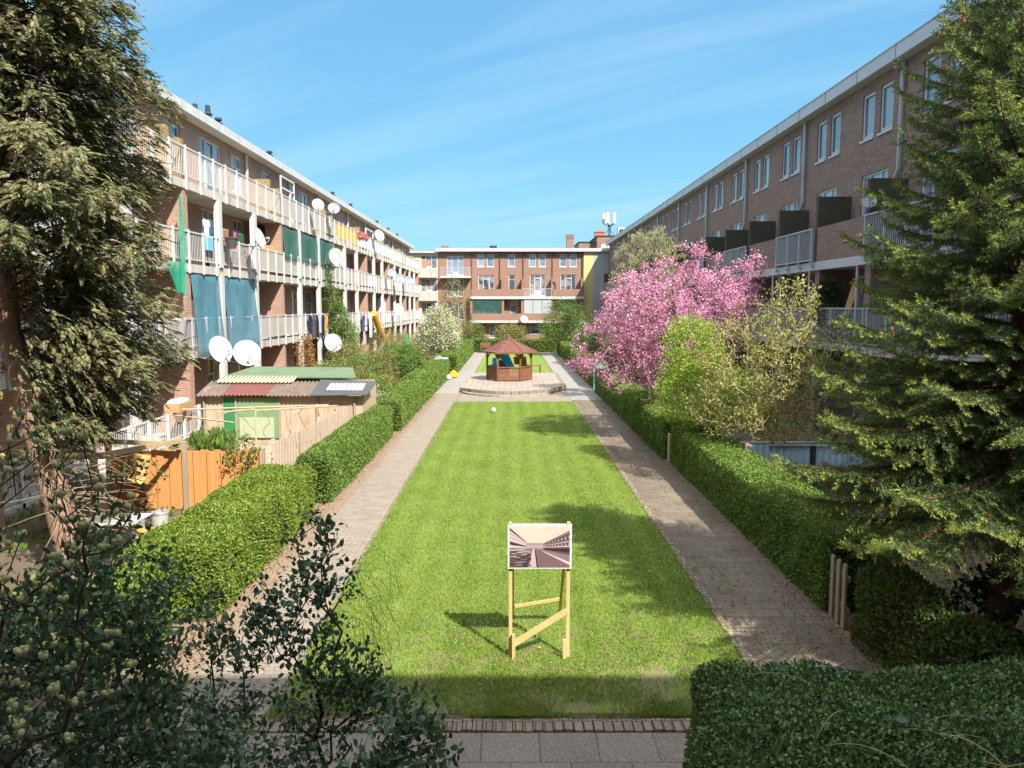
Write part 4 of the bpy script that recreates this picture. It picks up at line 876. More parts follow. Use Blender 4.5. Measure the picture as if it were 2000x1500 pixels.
for a, b in (((-9.6, 22.3, 1.52), (-5.6, 23.5, 1.5)), ((-8.6, 22.4, 1.42), (-7.55, 22.5, 1.5)), ((-7.55, 22.5, 1.46), (-5.2, 22.9, 1.55)), ((-9.9, 22.6, 1.3), (-8.0, 22.0, 1.18)), ((-8.6, 22.4, 1.3), (-8.3, 22.4, 1.45))): mb.tube([a, b], .025, 5)
mb.build('poles', wood('dry_pole', (.40, .30, .20), (.54, .43, .30)), pf_); mb = MB(); rr = random.Random(8)
for i in range(9):
    p = Vector((rr.uniform(-9.7, -5.6), rr.uniform(22.2, 23.2), 1.5 if i % 2 else .1)); pts_ = [p]
    for k in range(7): p = p + Vector((rr.uniform(-.22, .22), rr.uniform(-.08, .08), rr.uniform(-.25, -.05) if i % 2 else rr.uniform(.05, .3))); pts_.append(p)
    mb.tube(pts_, [.014 - .0013*k for k in range(8)], 4)
mb.build('vine', plain('bare_vine_bark', (.16, .10, .06), .2, 5, .9), pf_)
rb = thing('raised_bed', 'plank edged raised bed between the board fence and shed', 'planter', (-7.7, 20.5, 0)); mb = MB()
mb.box(-9.8, -5.7, 19.0, 19.06, 0, .34); mb.box(-9.8, -5.7, 23.3, 23.36, 0, .34); mb.box(-9.86, -9.802, 19, 23.36, 0, .34); mb.box(-5.698, -5.64, 19, 23.36, 0, .34); mb.build('plank_edge', M['plank'], rb)
mb = MB(); mb.box(-9.8, -5.7, 19.062, 23.298, 0, .30); mb.build('bed_soil', plain('dry_light_soil', (.42, .31, .22), .2, 3, .95, .4), rb)
tr_ = thing('garden_arch', 'green painted garden posts and bar among the shrubs', 'trellis', (-6.2, 45, 0)); M['greenpaint'] = plain('green_post_paint', (.05, .33, .17), .08, 3, .5); mb = MB()
mb.box(-6.15, -5.99, 44.95, 45.05, 0, 2.95); mb.build('post', M['greenpaint'], tr_); mb = MB(); mb.bar((-7.7, 44.6, 1.25), (-6.4, 44.6, 1.45), .07, .07); mb.bar((-7.6, 44.6, 0), (-7.5, 44.6, 1.25), .07, .07); mb.bar((-7.0, 44.6, 0), (-6.95, 44.6, 1.35), .07, .07); mb.build('bar', M['greenpaint'], tr_)
mb = MB(); mb.box(-4.85, -4.05, 49.0, 50.2, 1.16, 1.24); mb.lathe([(.12, 0), (.2, .06), (.05, .14)], (-4.6, 49.5, 1.24), n=8); tag(mb.build('white_tray', M['dishwhite'], None, (-4.4, 49.6, 1.2)), 'white board lying on the hedge top below the white flowering tree', 'board')
# ---------------------------------------------------------------- right gardens
bf = thing('metal_fence', 'pale blue corrugated metal fence with a dark post beyond the right hedge', 'fence', (7.3, 18.2, 0)); M['bluemetal'] = plain('pale_blue_metal', (.36, .47, .56), .06, 2, .45)
def corr_wall(x0, x1, y, z1, par):
    n = int((x1-x0)/.02); V = []; F = []
    for i in range(n+1): x = x0+(x1-x0)*i/n; q = .018*max(-.6, min(.6, math.sin(2*math.pi*x/.16)))*1.6; V += [(x, y+q, .02), (x, y+q, z1)]
    for i in range(n): F.append((2*i, 2*i+2, 2*i+3, 2*i+1))
    o = vbuild('metal_sheet', np.array(V), F, M['bluemetal'], par); m = o.modifiers.new('thickness', 'SOLIDIFY'); m.thickness = .006
corr_wall(5.72, 7.22, 18.2, 1.22, bf); corr_wall(7.34, 10.5, 18.2, 1.2, bf)
for x, m_ in ((7.28, 'darkmetal'), (5.68, 'plank'), (9.2, 'darkmetal')): mb = MB(); mb.box(x-.045, x+.045, 18.14, 18.26, 0, 1.25); mb.build('post', M[m_], bf)
mb = MB(); mb.box(6.2, 10.5, 18.12, 18.165, 1.2, 1.235); mb.build('cap_rail', M['whiteclean'], bf)
lw_ = MB(); lw_.box(6.6, 11, 22.9, 23.2, 0, .42); lw_.box(6.6, 6.9, 23.202, 28, 0, .42); tag(lw_.build('garden_wall', plain('grey_block_wall', (.30, .27, .25), .15, 2, .9, .3), None, (8, 23, 0)), 'low grey garden wall under the elder bush', 'wall')
def gate(label, pts, h, mat, grp=None):
    t = thing('garden_gate', label, 'gate', (*pts[0], 0), grp); mb = MB()
    for x, y in pts: mb.prism([(x-.02, y-.05, .03), (x-.02, y+.05, .03), (x-.02, y+.05, h-.03), (x-.02, y+.025, h), (x-.02, y-.025, h), (x-.02, y-.05, h-.03)], (.03, 0, 0))
    mb.build('planks', mat, t); mb = MB(); ys = [p[1] for p in pts]; x = pts[0][0] + .03
    for z in (.25, .7): mb.box(x-.012, x+.03, min(ys)-.05, max(ys)+.05, z, z+.07)
    mb.build('rail', mat, t)
gate('weathered round topped wooden gate between the hedges under the spruce', [(4.66, 10.36), (4.66, 10.56), (4.66, 10.76)], .95, M['plank']); gate('pale narrow wooden gate in the gap of the right hedge', [(4.62, 22.0), (4.62, 22.14)], .85, M['picket'])
mb = MB(); mb.box(4.55, 5.35, 41.9, 41.98, 0, 1.35)
for i in range(6): mb.box(4.56+i*.13, 4.66+i*.13, 41.87, 41.899, .05, 1.33)
tag(mb.build('side_gate', plain('turquoise_paint', (.22, .42, .45), .08, 2, .5), None, (5, 41.9, 0)), 'turquoise boarded gate half hidden by cherry blossom', 'gate')
mb = MB(); mb.bar((11.5, 27.0, 3.26), (11.75, 26.3, 5.3), .45, .03, up=(-1, 0, .1)); tag(mb.build('plywood_board', wood('orange_ply', (.45, .25, .09), (.58, .36, .15)), None, (11.6, 26.7, 3.3)), 'plywood board leaning on the shaded balcony beside the spruce', 'board')
# ---------------------------------------------------------------- things about the gazebo
def bench(nm, label, x0, x1, y, h, back=False, cat='bench'):
    t = thing(nm, label, cat, ((x0+x1)/2, y, 0)); mb = MB()
    for i in range(3): mb.box(x0, x1, y-.22+i*.15, y-.09+i*.15, h-.04, h)
    mb.build('seat' if cat == 'bench' else 'table_top', M['gazwood'], t)
    for x in (x0+.12, x1-.12): mb = MB(); mb.box(x-.045, x+.045, y-.2, y+.2, 0, h-.042); mb.build('leg', M['gazpost'], t)
    if back:
        mb = MB()
        for z in (h+.12, h+.27, h+.42): mb.bar((x0, y+.24, z), (x1, y+.24, z), .03, .11)
        mb.build('backrest', M['gazwood'], t)
bench('park_bench', 'brown slatted bench with backrest on the path behind the gazebo', -3.0, -1.95, 75.9, .55, True); bench('garden_table', 'dark brown bench table on the rear lawn right of the gazebo', .9, 2.05, 50.3, .72, cat='table')
M['tarp'] = plain('blue_tarpaulin', (.05, .50, .86), .12, 5, .4); M['tarpY'] = plain('yellow_plastic_sheet', (.78, .58, .04), .12, 5, .5)
cloth('tarpaulin', 'bright blue tarpaulin hanging inside the gazebo', 'tarpaulin', [(GX-.75, GY-.35, 1.85), (GX-.1, GY-.55, 1.9), (GX+.35, GY-.75, .95), (GX-.15, GY-.6, 1.0)], M['tarp'], .06, 2, (0, -1, 0)); cloth('tarpaulin', 'small blue cloth hung at the left gazebo post', 'tarpaulin', [(GX-.98, GY-.5, 1.55), (GX-.75, GY-.6, 1.6), (GX-.7, GY-.6, 1.0), (GX-1.0, GY-.5, 1.05)], M['tarp'], .04, 2, (0, -1, 0))
cloth('yellow_sheet', 'yellow plastic sheet hanging in the back of the gazebo', 'sheet', [(GX+.25, GY+.6, 1.55), (GX+1.0, GY+.5, 1.6), (GX+1.05, GY+.5, 1.1), (GX+.3, GY+.6, 1.1)], M['tarpY'], .05, 3, (0, -1, 0))
ch = thing('armchair', 'pale brown armchair inside the gazebo beside the blue tarpaulin', 'chair', (GX-.4, GY-.2, GZ)); M['tan'] = fab('tan_upholstery', (.45, .30, .19)); x, y = GX-.42, GY-.1
mb = MB(); mb.box(x-.3, x+.3, y-.3, y+.25, GZ+.25, GZ+.45); mb.build('seat', M['tan'], ch, bevel=.04); mb = MB(); mb.box(x-.3, x+.3, y+.1, y+.25, GZ+.452, GZ+1.15); mb.build('backrest', M['tan'], ch, bevel=.06)
for s in (-1, 1):
    mb = MB(); mb.box(x+s*.36-.055, x+s*.36+.055, y-.3, y+.25, GZ+.05, GZ+.68); mb.build('armrest', M['tan'], ch, bevel=.03)
    for q in (-.25, .2): mb = MB(); mb.box(x+s*.24-.02, x+s*.24+.02, y+q-.02, y+q+.02, GZ, GZ+.248); mb.build('leg', M['gazpost'], ch)
mb = MB(); prof = [(.11*math.sin(math.pi*i/10), .11-.11*math.cos(math.pi*i/10)) for i in range(11)]; mb.lathe(prof, (-.72, 32.6, .01), n=16); tag(mb.build('ball', plain('worn_white_ball', (.68, .66, .60), .15, 14, .6), None, (-.72, 32.6, .01), True), 'worn white football lying near the far end of the lawn', 'ball')
def sack(label, p, r, c): mb = MB(); mb.lathe([(r*.55, 0), (r, r*.45), (r*.95, r*1.0), (r*.4, r*1.5), (r*.15, r*1.7)], p, n=12); o = mb.build('rubbish_bag', plain('bag_plastic', c, .15, 6, .45), None, p, True); tag(o, label, 'bag')
sack('yellow plastic bag dumped at the foot of the left hedge', (-3.62, 48.7, 0), .30, (.80, .52, .02)); sack('white plastic bag dumped beside the yellow bag', (-3.85, 47.6, 0), .2, (.66, .64, .60))

# ---------------------------------------------------------------- vegetation tools
def unit(v): return v / np.maximum(1e-9, np.linalg.norm(v, axis=-1, keepdims=True))
KITE = (np.array([(0, 0, 0), (.34, .45, .08), (0, 1, 0), (-.34, .45, .08)], float), np.array([(0, 1, 2, 3)]))
SLIM = (np.array([(0, 0, 0), (.13, .45, .03), (0, 1, 0), (-.13, .45, .03)], float), np.array([(0, 1, 2, 3)]))
LEAF = (np.array([(0, 0, 0), (.25, .28, .07), (.27, .6, .06), (0, 1, -.10), (-.27, .6, .06), (-.25, .28, .07), (0, .30, .0), (0, .62, -.01)], float),
        np.array([(0, 1, 2, 7), (0, 7, 4, 5), (7, 2, 3, 3), (7, 3, 3, 4)]))
LEAF = (LEAF[0], np.array([(0, 1, 2, 7), (7, 2, 3, 4), (0, 7, 4, 5)]))
def scatter(P, D, size, tmpl=KITE, up=None, wide=1.):
    P = np.asarray(P, float); n = len(P); D = unit(np.asarray(D, float)); T, F = tmpl
    U = unit(rng.normal(size=(n, 3)) + (0 if up is None else np.asarray(up) * 1.6))
    X = unit(np.cross(D, U)); Z = np.cross(X, D); size = np.broadcast_to(np.asarray(size, float), (n,))[:, None, None]
    V = P[:, None, :] + size * (T[None, :, 0:1] * wide * X[:, None, :] + T[None, :, 1:2] * D[:, None, :] + T[None, :, 2:3] * Z[:, None, :])
    return V.reshape(-1, 3), (F[None] + (np.arange(n) * len(T))[:, None, None]).reshape(-1, F.shape[1])
def join(parts):
    Vs, Fs, b = [], [], 0
    for V, F in parts: Vs.append(V); Fs.append(F + b); b += len(V)
    return np.concatenate(Vs), np.concatenate(Fs)
def tubes(A, Bv, ra, rb, n=5):
    """frusta from A to B, one per row"""
    A = np.asarray(A, float); Bv = np.asarray(Bv, float); m = len(A); d = unit(Bv - A); ref = np.tile(np.array([[.31, .77, .55]]), (m, 1))
    x = unit(np.cross(d, ref)); y = np.cross(d, x); t = np.arange(n) * 2 * np.pi / n
    ring = np.cos(t)[None, :, None] * x[:, None, :] + np.sin(t)[None, :, None] * y[:, None, :]
    V = np.concatenate([A[:, None] + ring * np.asarray(ra)[:, None, None], Bv[:, None] + ring * np.asarray(rb)[:, None, None]], 1).reshape(-1, 3)
    k = np.arange(n); q = np.stack([k, (k+1) % n, n + (k+1) % n, n + k], 1)
    return V, (q[None] + (np.arange(m) * 2 * n)[:, None, None]).reshape(-1, 4)
def in_ell(n, c, r, shell=.5):
    d = unit(rng.normal(size=(n, 3))); q = rng.uniform(0, 1, (n, 1)) ** (1/3 * (1 - shell) + .08 * shell)
    return np.array(c) + d * q * np.array(r)
def skeleton(bases, att, seg=.22, jit=.05, lift=.12, spread=.6):
    """grow limbs from the base points to every attractor; returns node positions and parents"""
    att = np.asarray(att, float); P = [np.array(b, float) for b in bases]; par = [-1] * len(P); root = np.mean(bases, 0)
    order = np.argsort(np.linalg.norm((att - root) * np.array([1, 1, .8]), axis=1)); cap = 40000; A = np.empty((cap, 3)); A[:len(P)] = P; n = len(P); da = np.zeros(cap); tips = []
    for i in order:
        t = att[i]; dv = t - A[:n]; dist = np.linalg.norm(dv, axis=1); cost = dist + .28 * da[:n] + spread * np.maximum(0, -(dv[:, 2]) + .0)
        j = int(np.argmin(cost)); L_ = dist[j]; k = max(1, int(L_ / seg)); p0 = A[j].copy(); prev = j; side = rng.normal(size=3) * jit * L_ + np.array([0, 0, lift * L_])
        for s in range(1, k + 1):
            u = s / k; q = p0 + (t - p0) * u + side * math.sin(math.pi * u) * .8 + (rng.normal(size=3) * jit * .25 if s < k else 0)
            A[n] = q; par.append(prev); da[n] = da[prev] + np.linalg.norm(q - A[prev]); prev = n; n += 1
            if n >= cap - 2: break
        tips.append(prev)
        if n >= cap - 60: break
    return A[:n].copy(), np.array(par), np.array(tips)
def radii(par, tips, r0, rmin, p=.5):
    n = len(par); cnt = np.zeros(n); cnt[tips] = 1
    for i in range(n - 1, -1, -1):
        if par[i] >= 0: cnt[par[i]] += cnt[i]
    return np.maximum(rmin, r0 * (cnt / cnt.max()) ** p)
def plant(name, label, cat, bases, ells, n_att, r0, rmin, leaf, lmat, bmat, per=8, spread=.18, tmpl=KITE, seg=.22, jit=.05, lift=.12, updir=.4, outer=.35, group=None, shell=.5, size_var=.35, leafname='foliage', wide=1., extra=None, barename='branches', nb=5, min_z=.12, along=.5):
    """a woody plant: limbs grown through the ellipsoids of its crown, leaves at the twig ends"""
    w = np.array([e[2] if len(e) > 2 else 1 for e in ells], float); w /= w.sum()
    att = np.concatenate([in_ell(max(1, int(n_att * q)), e[0], e[1], shell) for e, q in zip(ells, w)]); att = att[att[:, 2] > min_z]
    A, par, tips = skeleton(bases, att, seg, jit, lift); rad = radii(par, tips, r0, rmin)
    t = thing(name, label, cat, tuple(np.mean(bases, 0)), group); i = np.where(par >= 0)[0]
    V, F = tubes(A[par[i]], A[i], rad[par[i]] * .98 + .0 * rad[i], rad[i], nb); big = rad[par[i]]
    vbuild(barename, V, F, bmat, t)
    if per:
        thin = np.where(rad < max(rmin * 3.2, .012))[0]; k1 = int(len(tips) * per * (1 - along)); src = np.concatenate([rng.choice(tips, k1), rng.choice(thin, int(len(tips) * per * along))])
        c = np.mean([e[0] for e in ells], 0); P = A[src] + rng.normal(size=(len(src), 3)) * spread; D = unit(P - c) * outer + rng.normal(size=P.shape) * .6 + np.array([0, 0, updir])
        P = P[P[:, 2] > .03]; D = D[:len(P)]
        V, F = scatter(P, D, leaf * rng.uniform(1 - size_var, 1 + size_var, len(P)), tmpl, np.array([0, 0, 1.]), wide); vbuild(leafname, V, F, lmat, t)
    if extra: extra(t, A, par, tips, rad)
    return t, A, par, tips, rad
def bumpy(P, k=1.): return (np.sin(P[:, 0]*3.1*k+1.3) * np.sin(P[:, 1]*2.3*k+.4) + .6*np.sin(P[:, 1]*5.2*k+P[:, 2]*4.1) + .5*np.sin(P[:, 0]*7.7*k+P[:, 2]*6.3+P[:, 1]*1.7)) / 2.1
def hedge(label, x0, x1, y0, y1, h, dens, leaf, mat, core='hedge_core', bump=.05, tmpl=KITE, group='clipped hedges', round_=.12, fuzz=.05, skirt=0., extra=None):
    t = thing('hedge', label, 'hedge', ((x0+x1)/2, (y0+y1)/2, 0), group); faces = [(x1-x0)*(y1-y0), (y1-y0)*h, (y1-y0)*h, (x1-x0)*h, (x1-x0)*h]; Ps, Ns = [], []
    dn = dens if callable(dens) else (lambda y: np.full(len(y), float(dens))); dmax = float(np.max(dn(np.linspace(y0, y1, 20))))
    for i, a in enumerate(faces):
        n = int(a * dmax); u, v = rng.uniform(size=n), rng.uniform(size=n)
        if i == 0: P = np.stack([x0+(x1-x0)*u, y0+(y1-y0)*v, np.full(n, h)], 1); N_ = (0, 0, 1)
        elif i < 3: P = np.stack([np.full(n, x0 if i == 1 else x1), y0+(y1-y0)*u, h*v], 1); N_ = (-1 if i == 1 else 1, 0, 0)
        else: P = np.stack([x0+(x1-x0)*u, np.full(n, y0 if i == 3 else y1), h*v], 1); N_ = (0, -1 if i == 3 else 1, 0)
        keep = rng.uniform(size=n) < dn(P[:, 1]) / dmax * np.clip(1.05 + .55*bumpy(P, 2.3), .35, 1); P = P[keep]; Ps.append(P); Ns.append(np.tile(np.array(N_, float), (len(P), 1)))
    P = np.concatenate(Ps); Nn = np.concatenate(Ns)
    # soften the edges
    cx_, cy_ = (x0+x1)/2, (y0+y1)/2; q = np.stack([np.maximum(np.abs(P[:, 0]-cx_) - ((x1-x0)/2 - round_), 0), np.maximum(np.abs(P[:, 1]-cy_) - ((y1-y0)/2 - round_), 0), np.maximum(P[:, 2] - (h - round_), 0)], 1)
    L_ = np.linalg.norm(q, axis=1); over = np.maximum(L_ - round_, 0)[:, None] * unit(q + 1e-9) * np.stack([np.sign(P[:, 0]-cx_), np.sign(P[:, 1]-cy_), np.ones(len(P))], 1); P = P - over
    P = P + Nn * (bumpy(P) * bump)[:, None] - Nn * np.abs(rng.normal(size=(len(P), 1))) * fuzz + Nn * .012; P[:, 2] = np.maximum(P[:, 2], .04)
    D = Nn * .7 + rng.normal(size=P.shape) * .75 + np.array([0, 0, .35]); V, F = scatter(P, D, leaf * rng.uniform(.65, 1.35, len(P)), tmpl, Nn)
    vbuild('foliage', V, F, mat, t)
    ns_ = int((x1-x0)*(y1-y0)*(9 if y0 < 30 else 2)) + 4; Q = np.stack([rng.uniform(x0+.1, x1-.1, ns_), rng.uniform(y0+.1, y1-.1, ns_), np.full(ns_, h-.03)], 1); dq = unit(rng.normal(size=(ns_, 3))*.4 + [0, 0, 1]); lq = rng.uniform(.04, .14, ns_)   # shoots that escaped the shears
    QQ = np.repeat(Q, 7, 0) + np.repeat(dq*lq[:, None], 7, 0)*rng.uniform(0, 1, (ns_*7, 1)); V, F = scatter(QQ, np.repeat(dq, 7, 0) + rng.normal(size=QQ.shape)*.7, leaf*.9, tmpl); vbuild('shoots', V, F, mat, t)
    mb = MB(); c = .11 + bump; nseg = max(1, int((y1-y0)/.5)); nx = max(1, int((x1-x0)/.5))
    mb.box(x0+c, x1-c, y0+c, y1-c, .02, h-c); mb.build('inner_branches', M[core], t)
    if extra: extra(t)
    return t
# ---------------------------------------------------------------- leaf and bark colours
M['bark'] = plain('grey_brown_bark', (.16, .12, .09), .25, 6, .9, .4); M['barkpale'] = plain('pale_tan_bark', (.36, .28, .17), .2, 6, .9, .3); M['barkred'] = plain('red_brown_bark', (.20, .09, .06), .3, 7, .9, .5); M['barkpink'] = plain('pinkish_conifer_bark', (.33, .21, .155), .25, 7, .9, .6); M['barkdark'] = plain('dark_twig_bark', (.055, .04, .032), .2, 6, .85, .3)
M['hedge_core'] = plain('hedge_inner_twigs', (.018, .026, .008), .3, 8, .95)
M['lf_hedge'] = leafmat('hedge_leaves', [(.08, .14, .02), (.15, .23, .03), (.23, .32, .045), (.33, .38, .08)], .3, .5, .3)
M['lf_hedge2'] = leafmat('hedge_leaves_bright', [(.07, .135, .028), (.13, .215, .04), (.20, .30, .055), (.29, .38, .085)], .3, .5, .3)
M['lf_hedged'] = leafmat('hedge_leaves_dull', [(.05, .085, .02), (.085, .13, .03), (.12, .17, .035), (.20, .15, .07)], .3, .55, .25)
M['lf_ivy'] = leafmat('ivy_leaves', [(.05, .11, .04), (.09, .17, .055), (.14, .225, .065), (.24, .32, .08)], .2, .38, .5)
M['lf_privet'] = leafmat('privet_leaves', [(.04, .09, .045), (.065, .13, .06), (.095, .17, .065), (.15, .24, .07)], .2, .35, .5)
M['lf_willow'] = leafmat('willow_leaves', [(.035, .075, .03), (.07, .12, .045), (.12, .17, .07)], .3, .5, .3)
M['catkin'] = plain('catkin_fluff', (.44, .44, .20), .25, 30, .9)
M['needles'] = leafmat('spruce_needles', [(.035, .075, .036), (.09, .15, .06), (.17, .23, .075), (.26, .31, .085)], .10, .5, .3, .3, 1.0)
M['needlesyoung'] = leafmat('young_spruce_needles', [(.13, .19, .04), (.24, .30, .055), (.38, .39, .08)], .15, .5, .3, .25, 1.0)
M['needlesdead'] = leafmat('dead_spruce_needles', [(.17, .075, .03), (.28, .13, .05)], .2, .7, .1)
M['cypress'] = leafmat('cypress_fronds', [(.05, .075, .035), (.125, .15, .062), (.225, .22, .10), (.38, .28, .16)], .10, .6, .2, .4, .9)
M['blossom'] = leafmat('cherry_blossom', [(.68, .22, .42), (.78, .34, .55), (.84, .48, .65), (.87, .62, .75)], .45, .6, .15, .15, 2.)
M['lf_bronze'] = leafmat('young_bronze_leaves', [(.24, .07, .03), (.32, .14, .06), (.22, .20, .06)], .35, .5, .3)
M['lf_lime'] = leafmat('lime_leaves', [(.18, .30, .025), (.28, .43, .04), (.38, .52, .07), (.46, .56, .12)], .4, .5, .3)
M['lf_elder'] = leafmat('young_elder_leaves', [(.24, .26, .07), (.38, .38, .12), (.50, .48, .18)], .4, .5, .3)
M['lf_olive'] = leafmat('olive_leaves', [(.13, .15, .04), (.22, .24, .06), (.31, .30, .09), (.38, .33, .14)], .35, .55, .25)
M['lf_mid'] = leafmat('mid_green_leaves', [(.07, .14, .03), (.12, .21, .04), (.18, .28, .055), (.26, .34, .08)], .35, .5, .3)
M['lf_dark'] = leafmat('dark_green_leaves', [(.018, .04, .012), (.03, .065, .018), (.05, .09, .022)], .2, .45, .35)
M['lf_white'] = leafmat('white_blossom', [(.34, .40, .10), (.62, .62, .38), (.78, .76, .60), (.85, .83, .72)], .35, .6, .15, .2, 2)
M['lf_grey'] = leafmat('grey_green_twig_buds', [(.26, .27, .13), (.36, .37, .19), (.44, .43, .25)], .3, .6, .2)
M['lf_autumn'] = leafmat('orange_brown_leaves', [(.30, .12, .03), (.42, .20, .05), (.30, .25, .06)], .3, .6, .2)

# ---------------------------------------------------------------- clipped hedges
dl = lambda near, far: (lambda y: np.interp(y, [10, 18, 30, 75], [near, near*.8, near*.5, far]))
hedge('wide rough topped hedge with straggly shoots beside the orange fence', -5.62, -4.25, 10.6, 16.55, 1.08, 2600, .042, M['lf_hedge'], bump=.09, round_=.25)
hedge('low end of the near left hedge thinning out beside the path', -5.6, -4.75, 9.0, 10.55, .92, 2300, .042, M['lf_hedge'], bump=.10, round_=.3)
hedge('clipped hedge in front of the long picket fence', -4.95, -4.12, 17.3, 26.7, 1.1, dl(2400, 900), .046, M['lf_hedge2'], bump=.035, round_=.2)
hedge('clipped hedge beside the left path in front of the dark roofed shed end', -5.05, -4.0, 27.5, 36.2, 1.12, dl(2200, 900), .052, M['lf_hedge2'], bump=.035, round_=.18)
hedge('clipped hedge beside the left path with the white board on its top', -5.2, -4.0, 36.6, 50.4, 1.15, dl(1800, 700), .07, M['lf_hedge2'], bump=.035, round_=.18)
hedge('far clipped hedge along the left path under the white flowering tree', -4.9, -3.65, 51.2, 75.5, 1.3, dl(1500, 420), .085, M['lf_hedge2'], bump=.06)
hedge('clipped hedge across the far end, behind the brown bench', -4.9, -.9, 77.2, 78.1, 1.3, 420, .09, M['lf_hedge2']); hedge('clipped hedge across the far end, right of the gazebo roof', .3, 4.6, 77.2, 78.1, 1.25, 420, .09, M['lf_hedge2'])
hedge('long clipped hedge with a sunlit flat top beside the blue metal fence', 4.62, 5.75, 10.95, 21.8, 1.12, dl(3200, 1100), .042, M['lf_hedge2'], bump=.035, round_=.10)
hedge('clipped hedge along the right path below the lime green bush', 4.5, 5.5, 22.35, 40.9, 1.2, dl(2600, 900), .05, M['lf_hedge2'], bump=.05)
hedge('far clipped hedge along the right path beyond the turquoise gate', 4.6, 5.6, 42.6, 76.0, 1.3, dl(1500, 400), .085, M['lf_hedge2'], bump=.05)
hedge('dark thin hedge with bare patches under the spruce', 4.6, 5.35, 7.5, 10.15, 1.12, 1300, .05, M['lf_hedged'], bump=.10, round_=.3, fuzz=.1); hedge('low dark hedge running right behind the ivy hedge', 5.6, 8.6, 6.9, 8.0, .95, 1200, .05, M['lf_hedged'], bump=.1, round_=.3, fuzz=.1)
def bramble(t):
    mb = MB(); rr = random.Random(21)
    for i in range(12):
        p = Vector((rr.uniform(2.3, 3.9), rr.uniform(4.6, 5.9), 1.45)); a = rr.uniform(0, 6.3); pts_ = [p]
        for k in range(6): p = p + Vector((math.cos(a)*.12, math.sin(a)*.10, .07 - .026*k)); pts_.append(p)
        mb.tube(pts_, [.006 - .0006*k for k in range(7)], 4)
    mb.build('bramble_stem', M['barkpale'], t); P = np.stack([rng.uniform(2.2, 3.2, 14), rng.uniform(4.75, 6.0, 14), rng.uniform(1.52, 1.64, 14)], 1); V, F = scatter(P, rng.normal(size=(14, 3)) * [1, 1, .45], rng.uniform(.06, .10, 14), LEAF, np.array([0, 0, .6]), 1.1); vbuild('bramble_leaf', V, F, leafmat('bramble_leaves', [(.05, .085, .06), (.09, .125, .09)], .15, .4, .5), t)
hedge('broad ivy covered hedge in the shade at the lower right', 1.47, 5.3, 3.6, 6.28, 1.5, lambda y: np.full(len(y), 4600.), .036, M['lf_ivy'], bump=.11, tmpl=LEAF, round_=.2, fuzz=.085, extra=bramble)

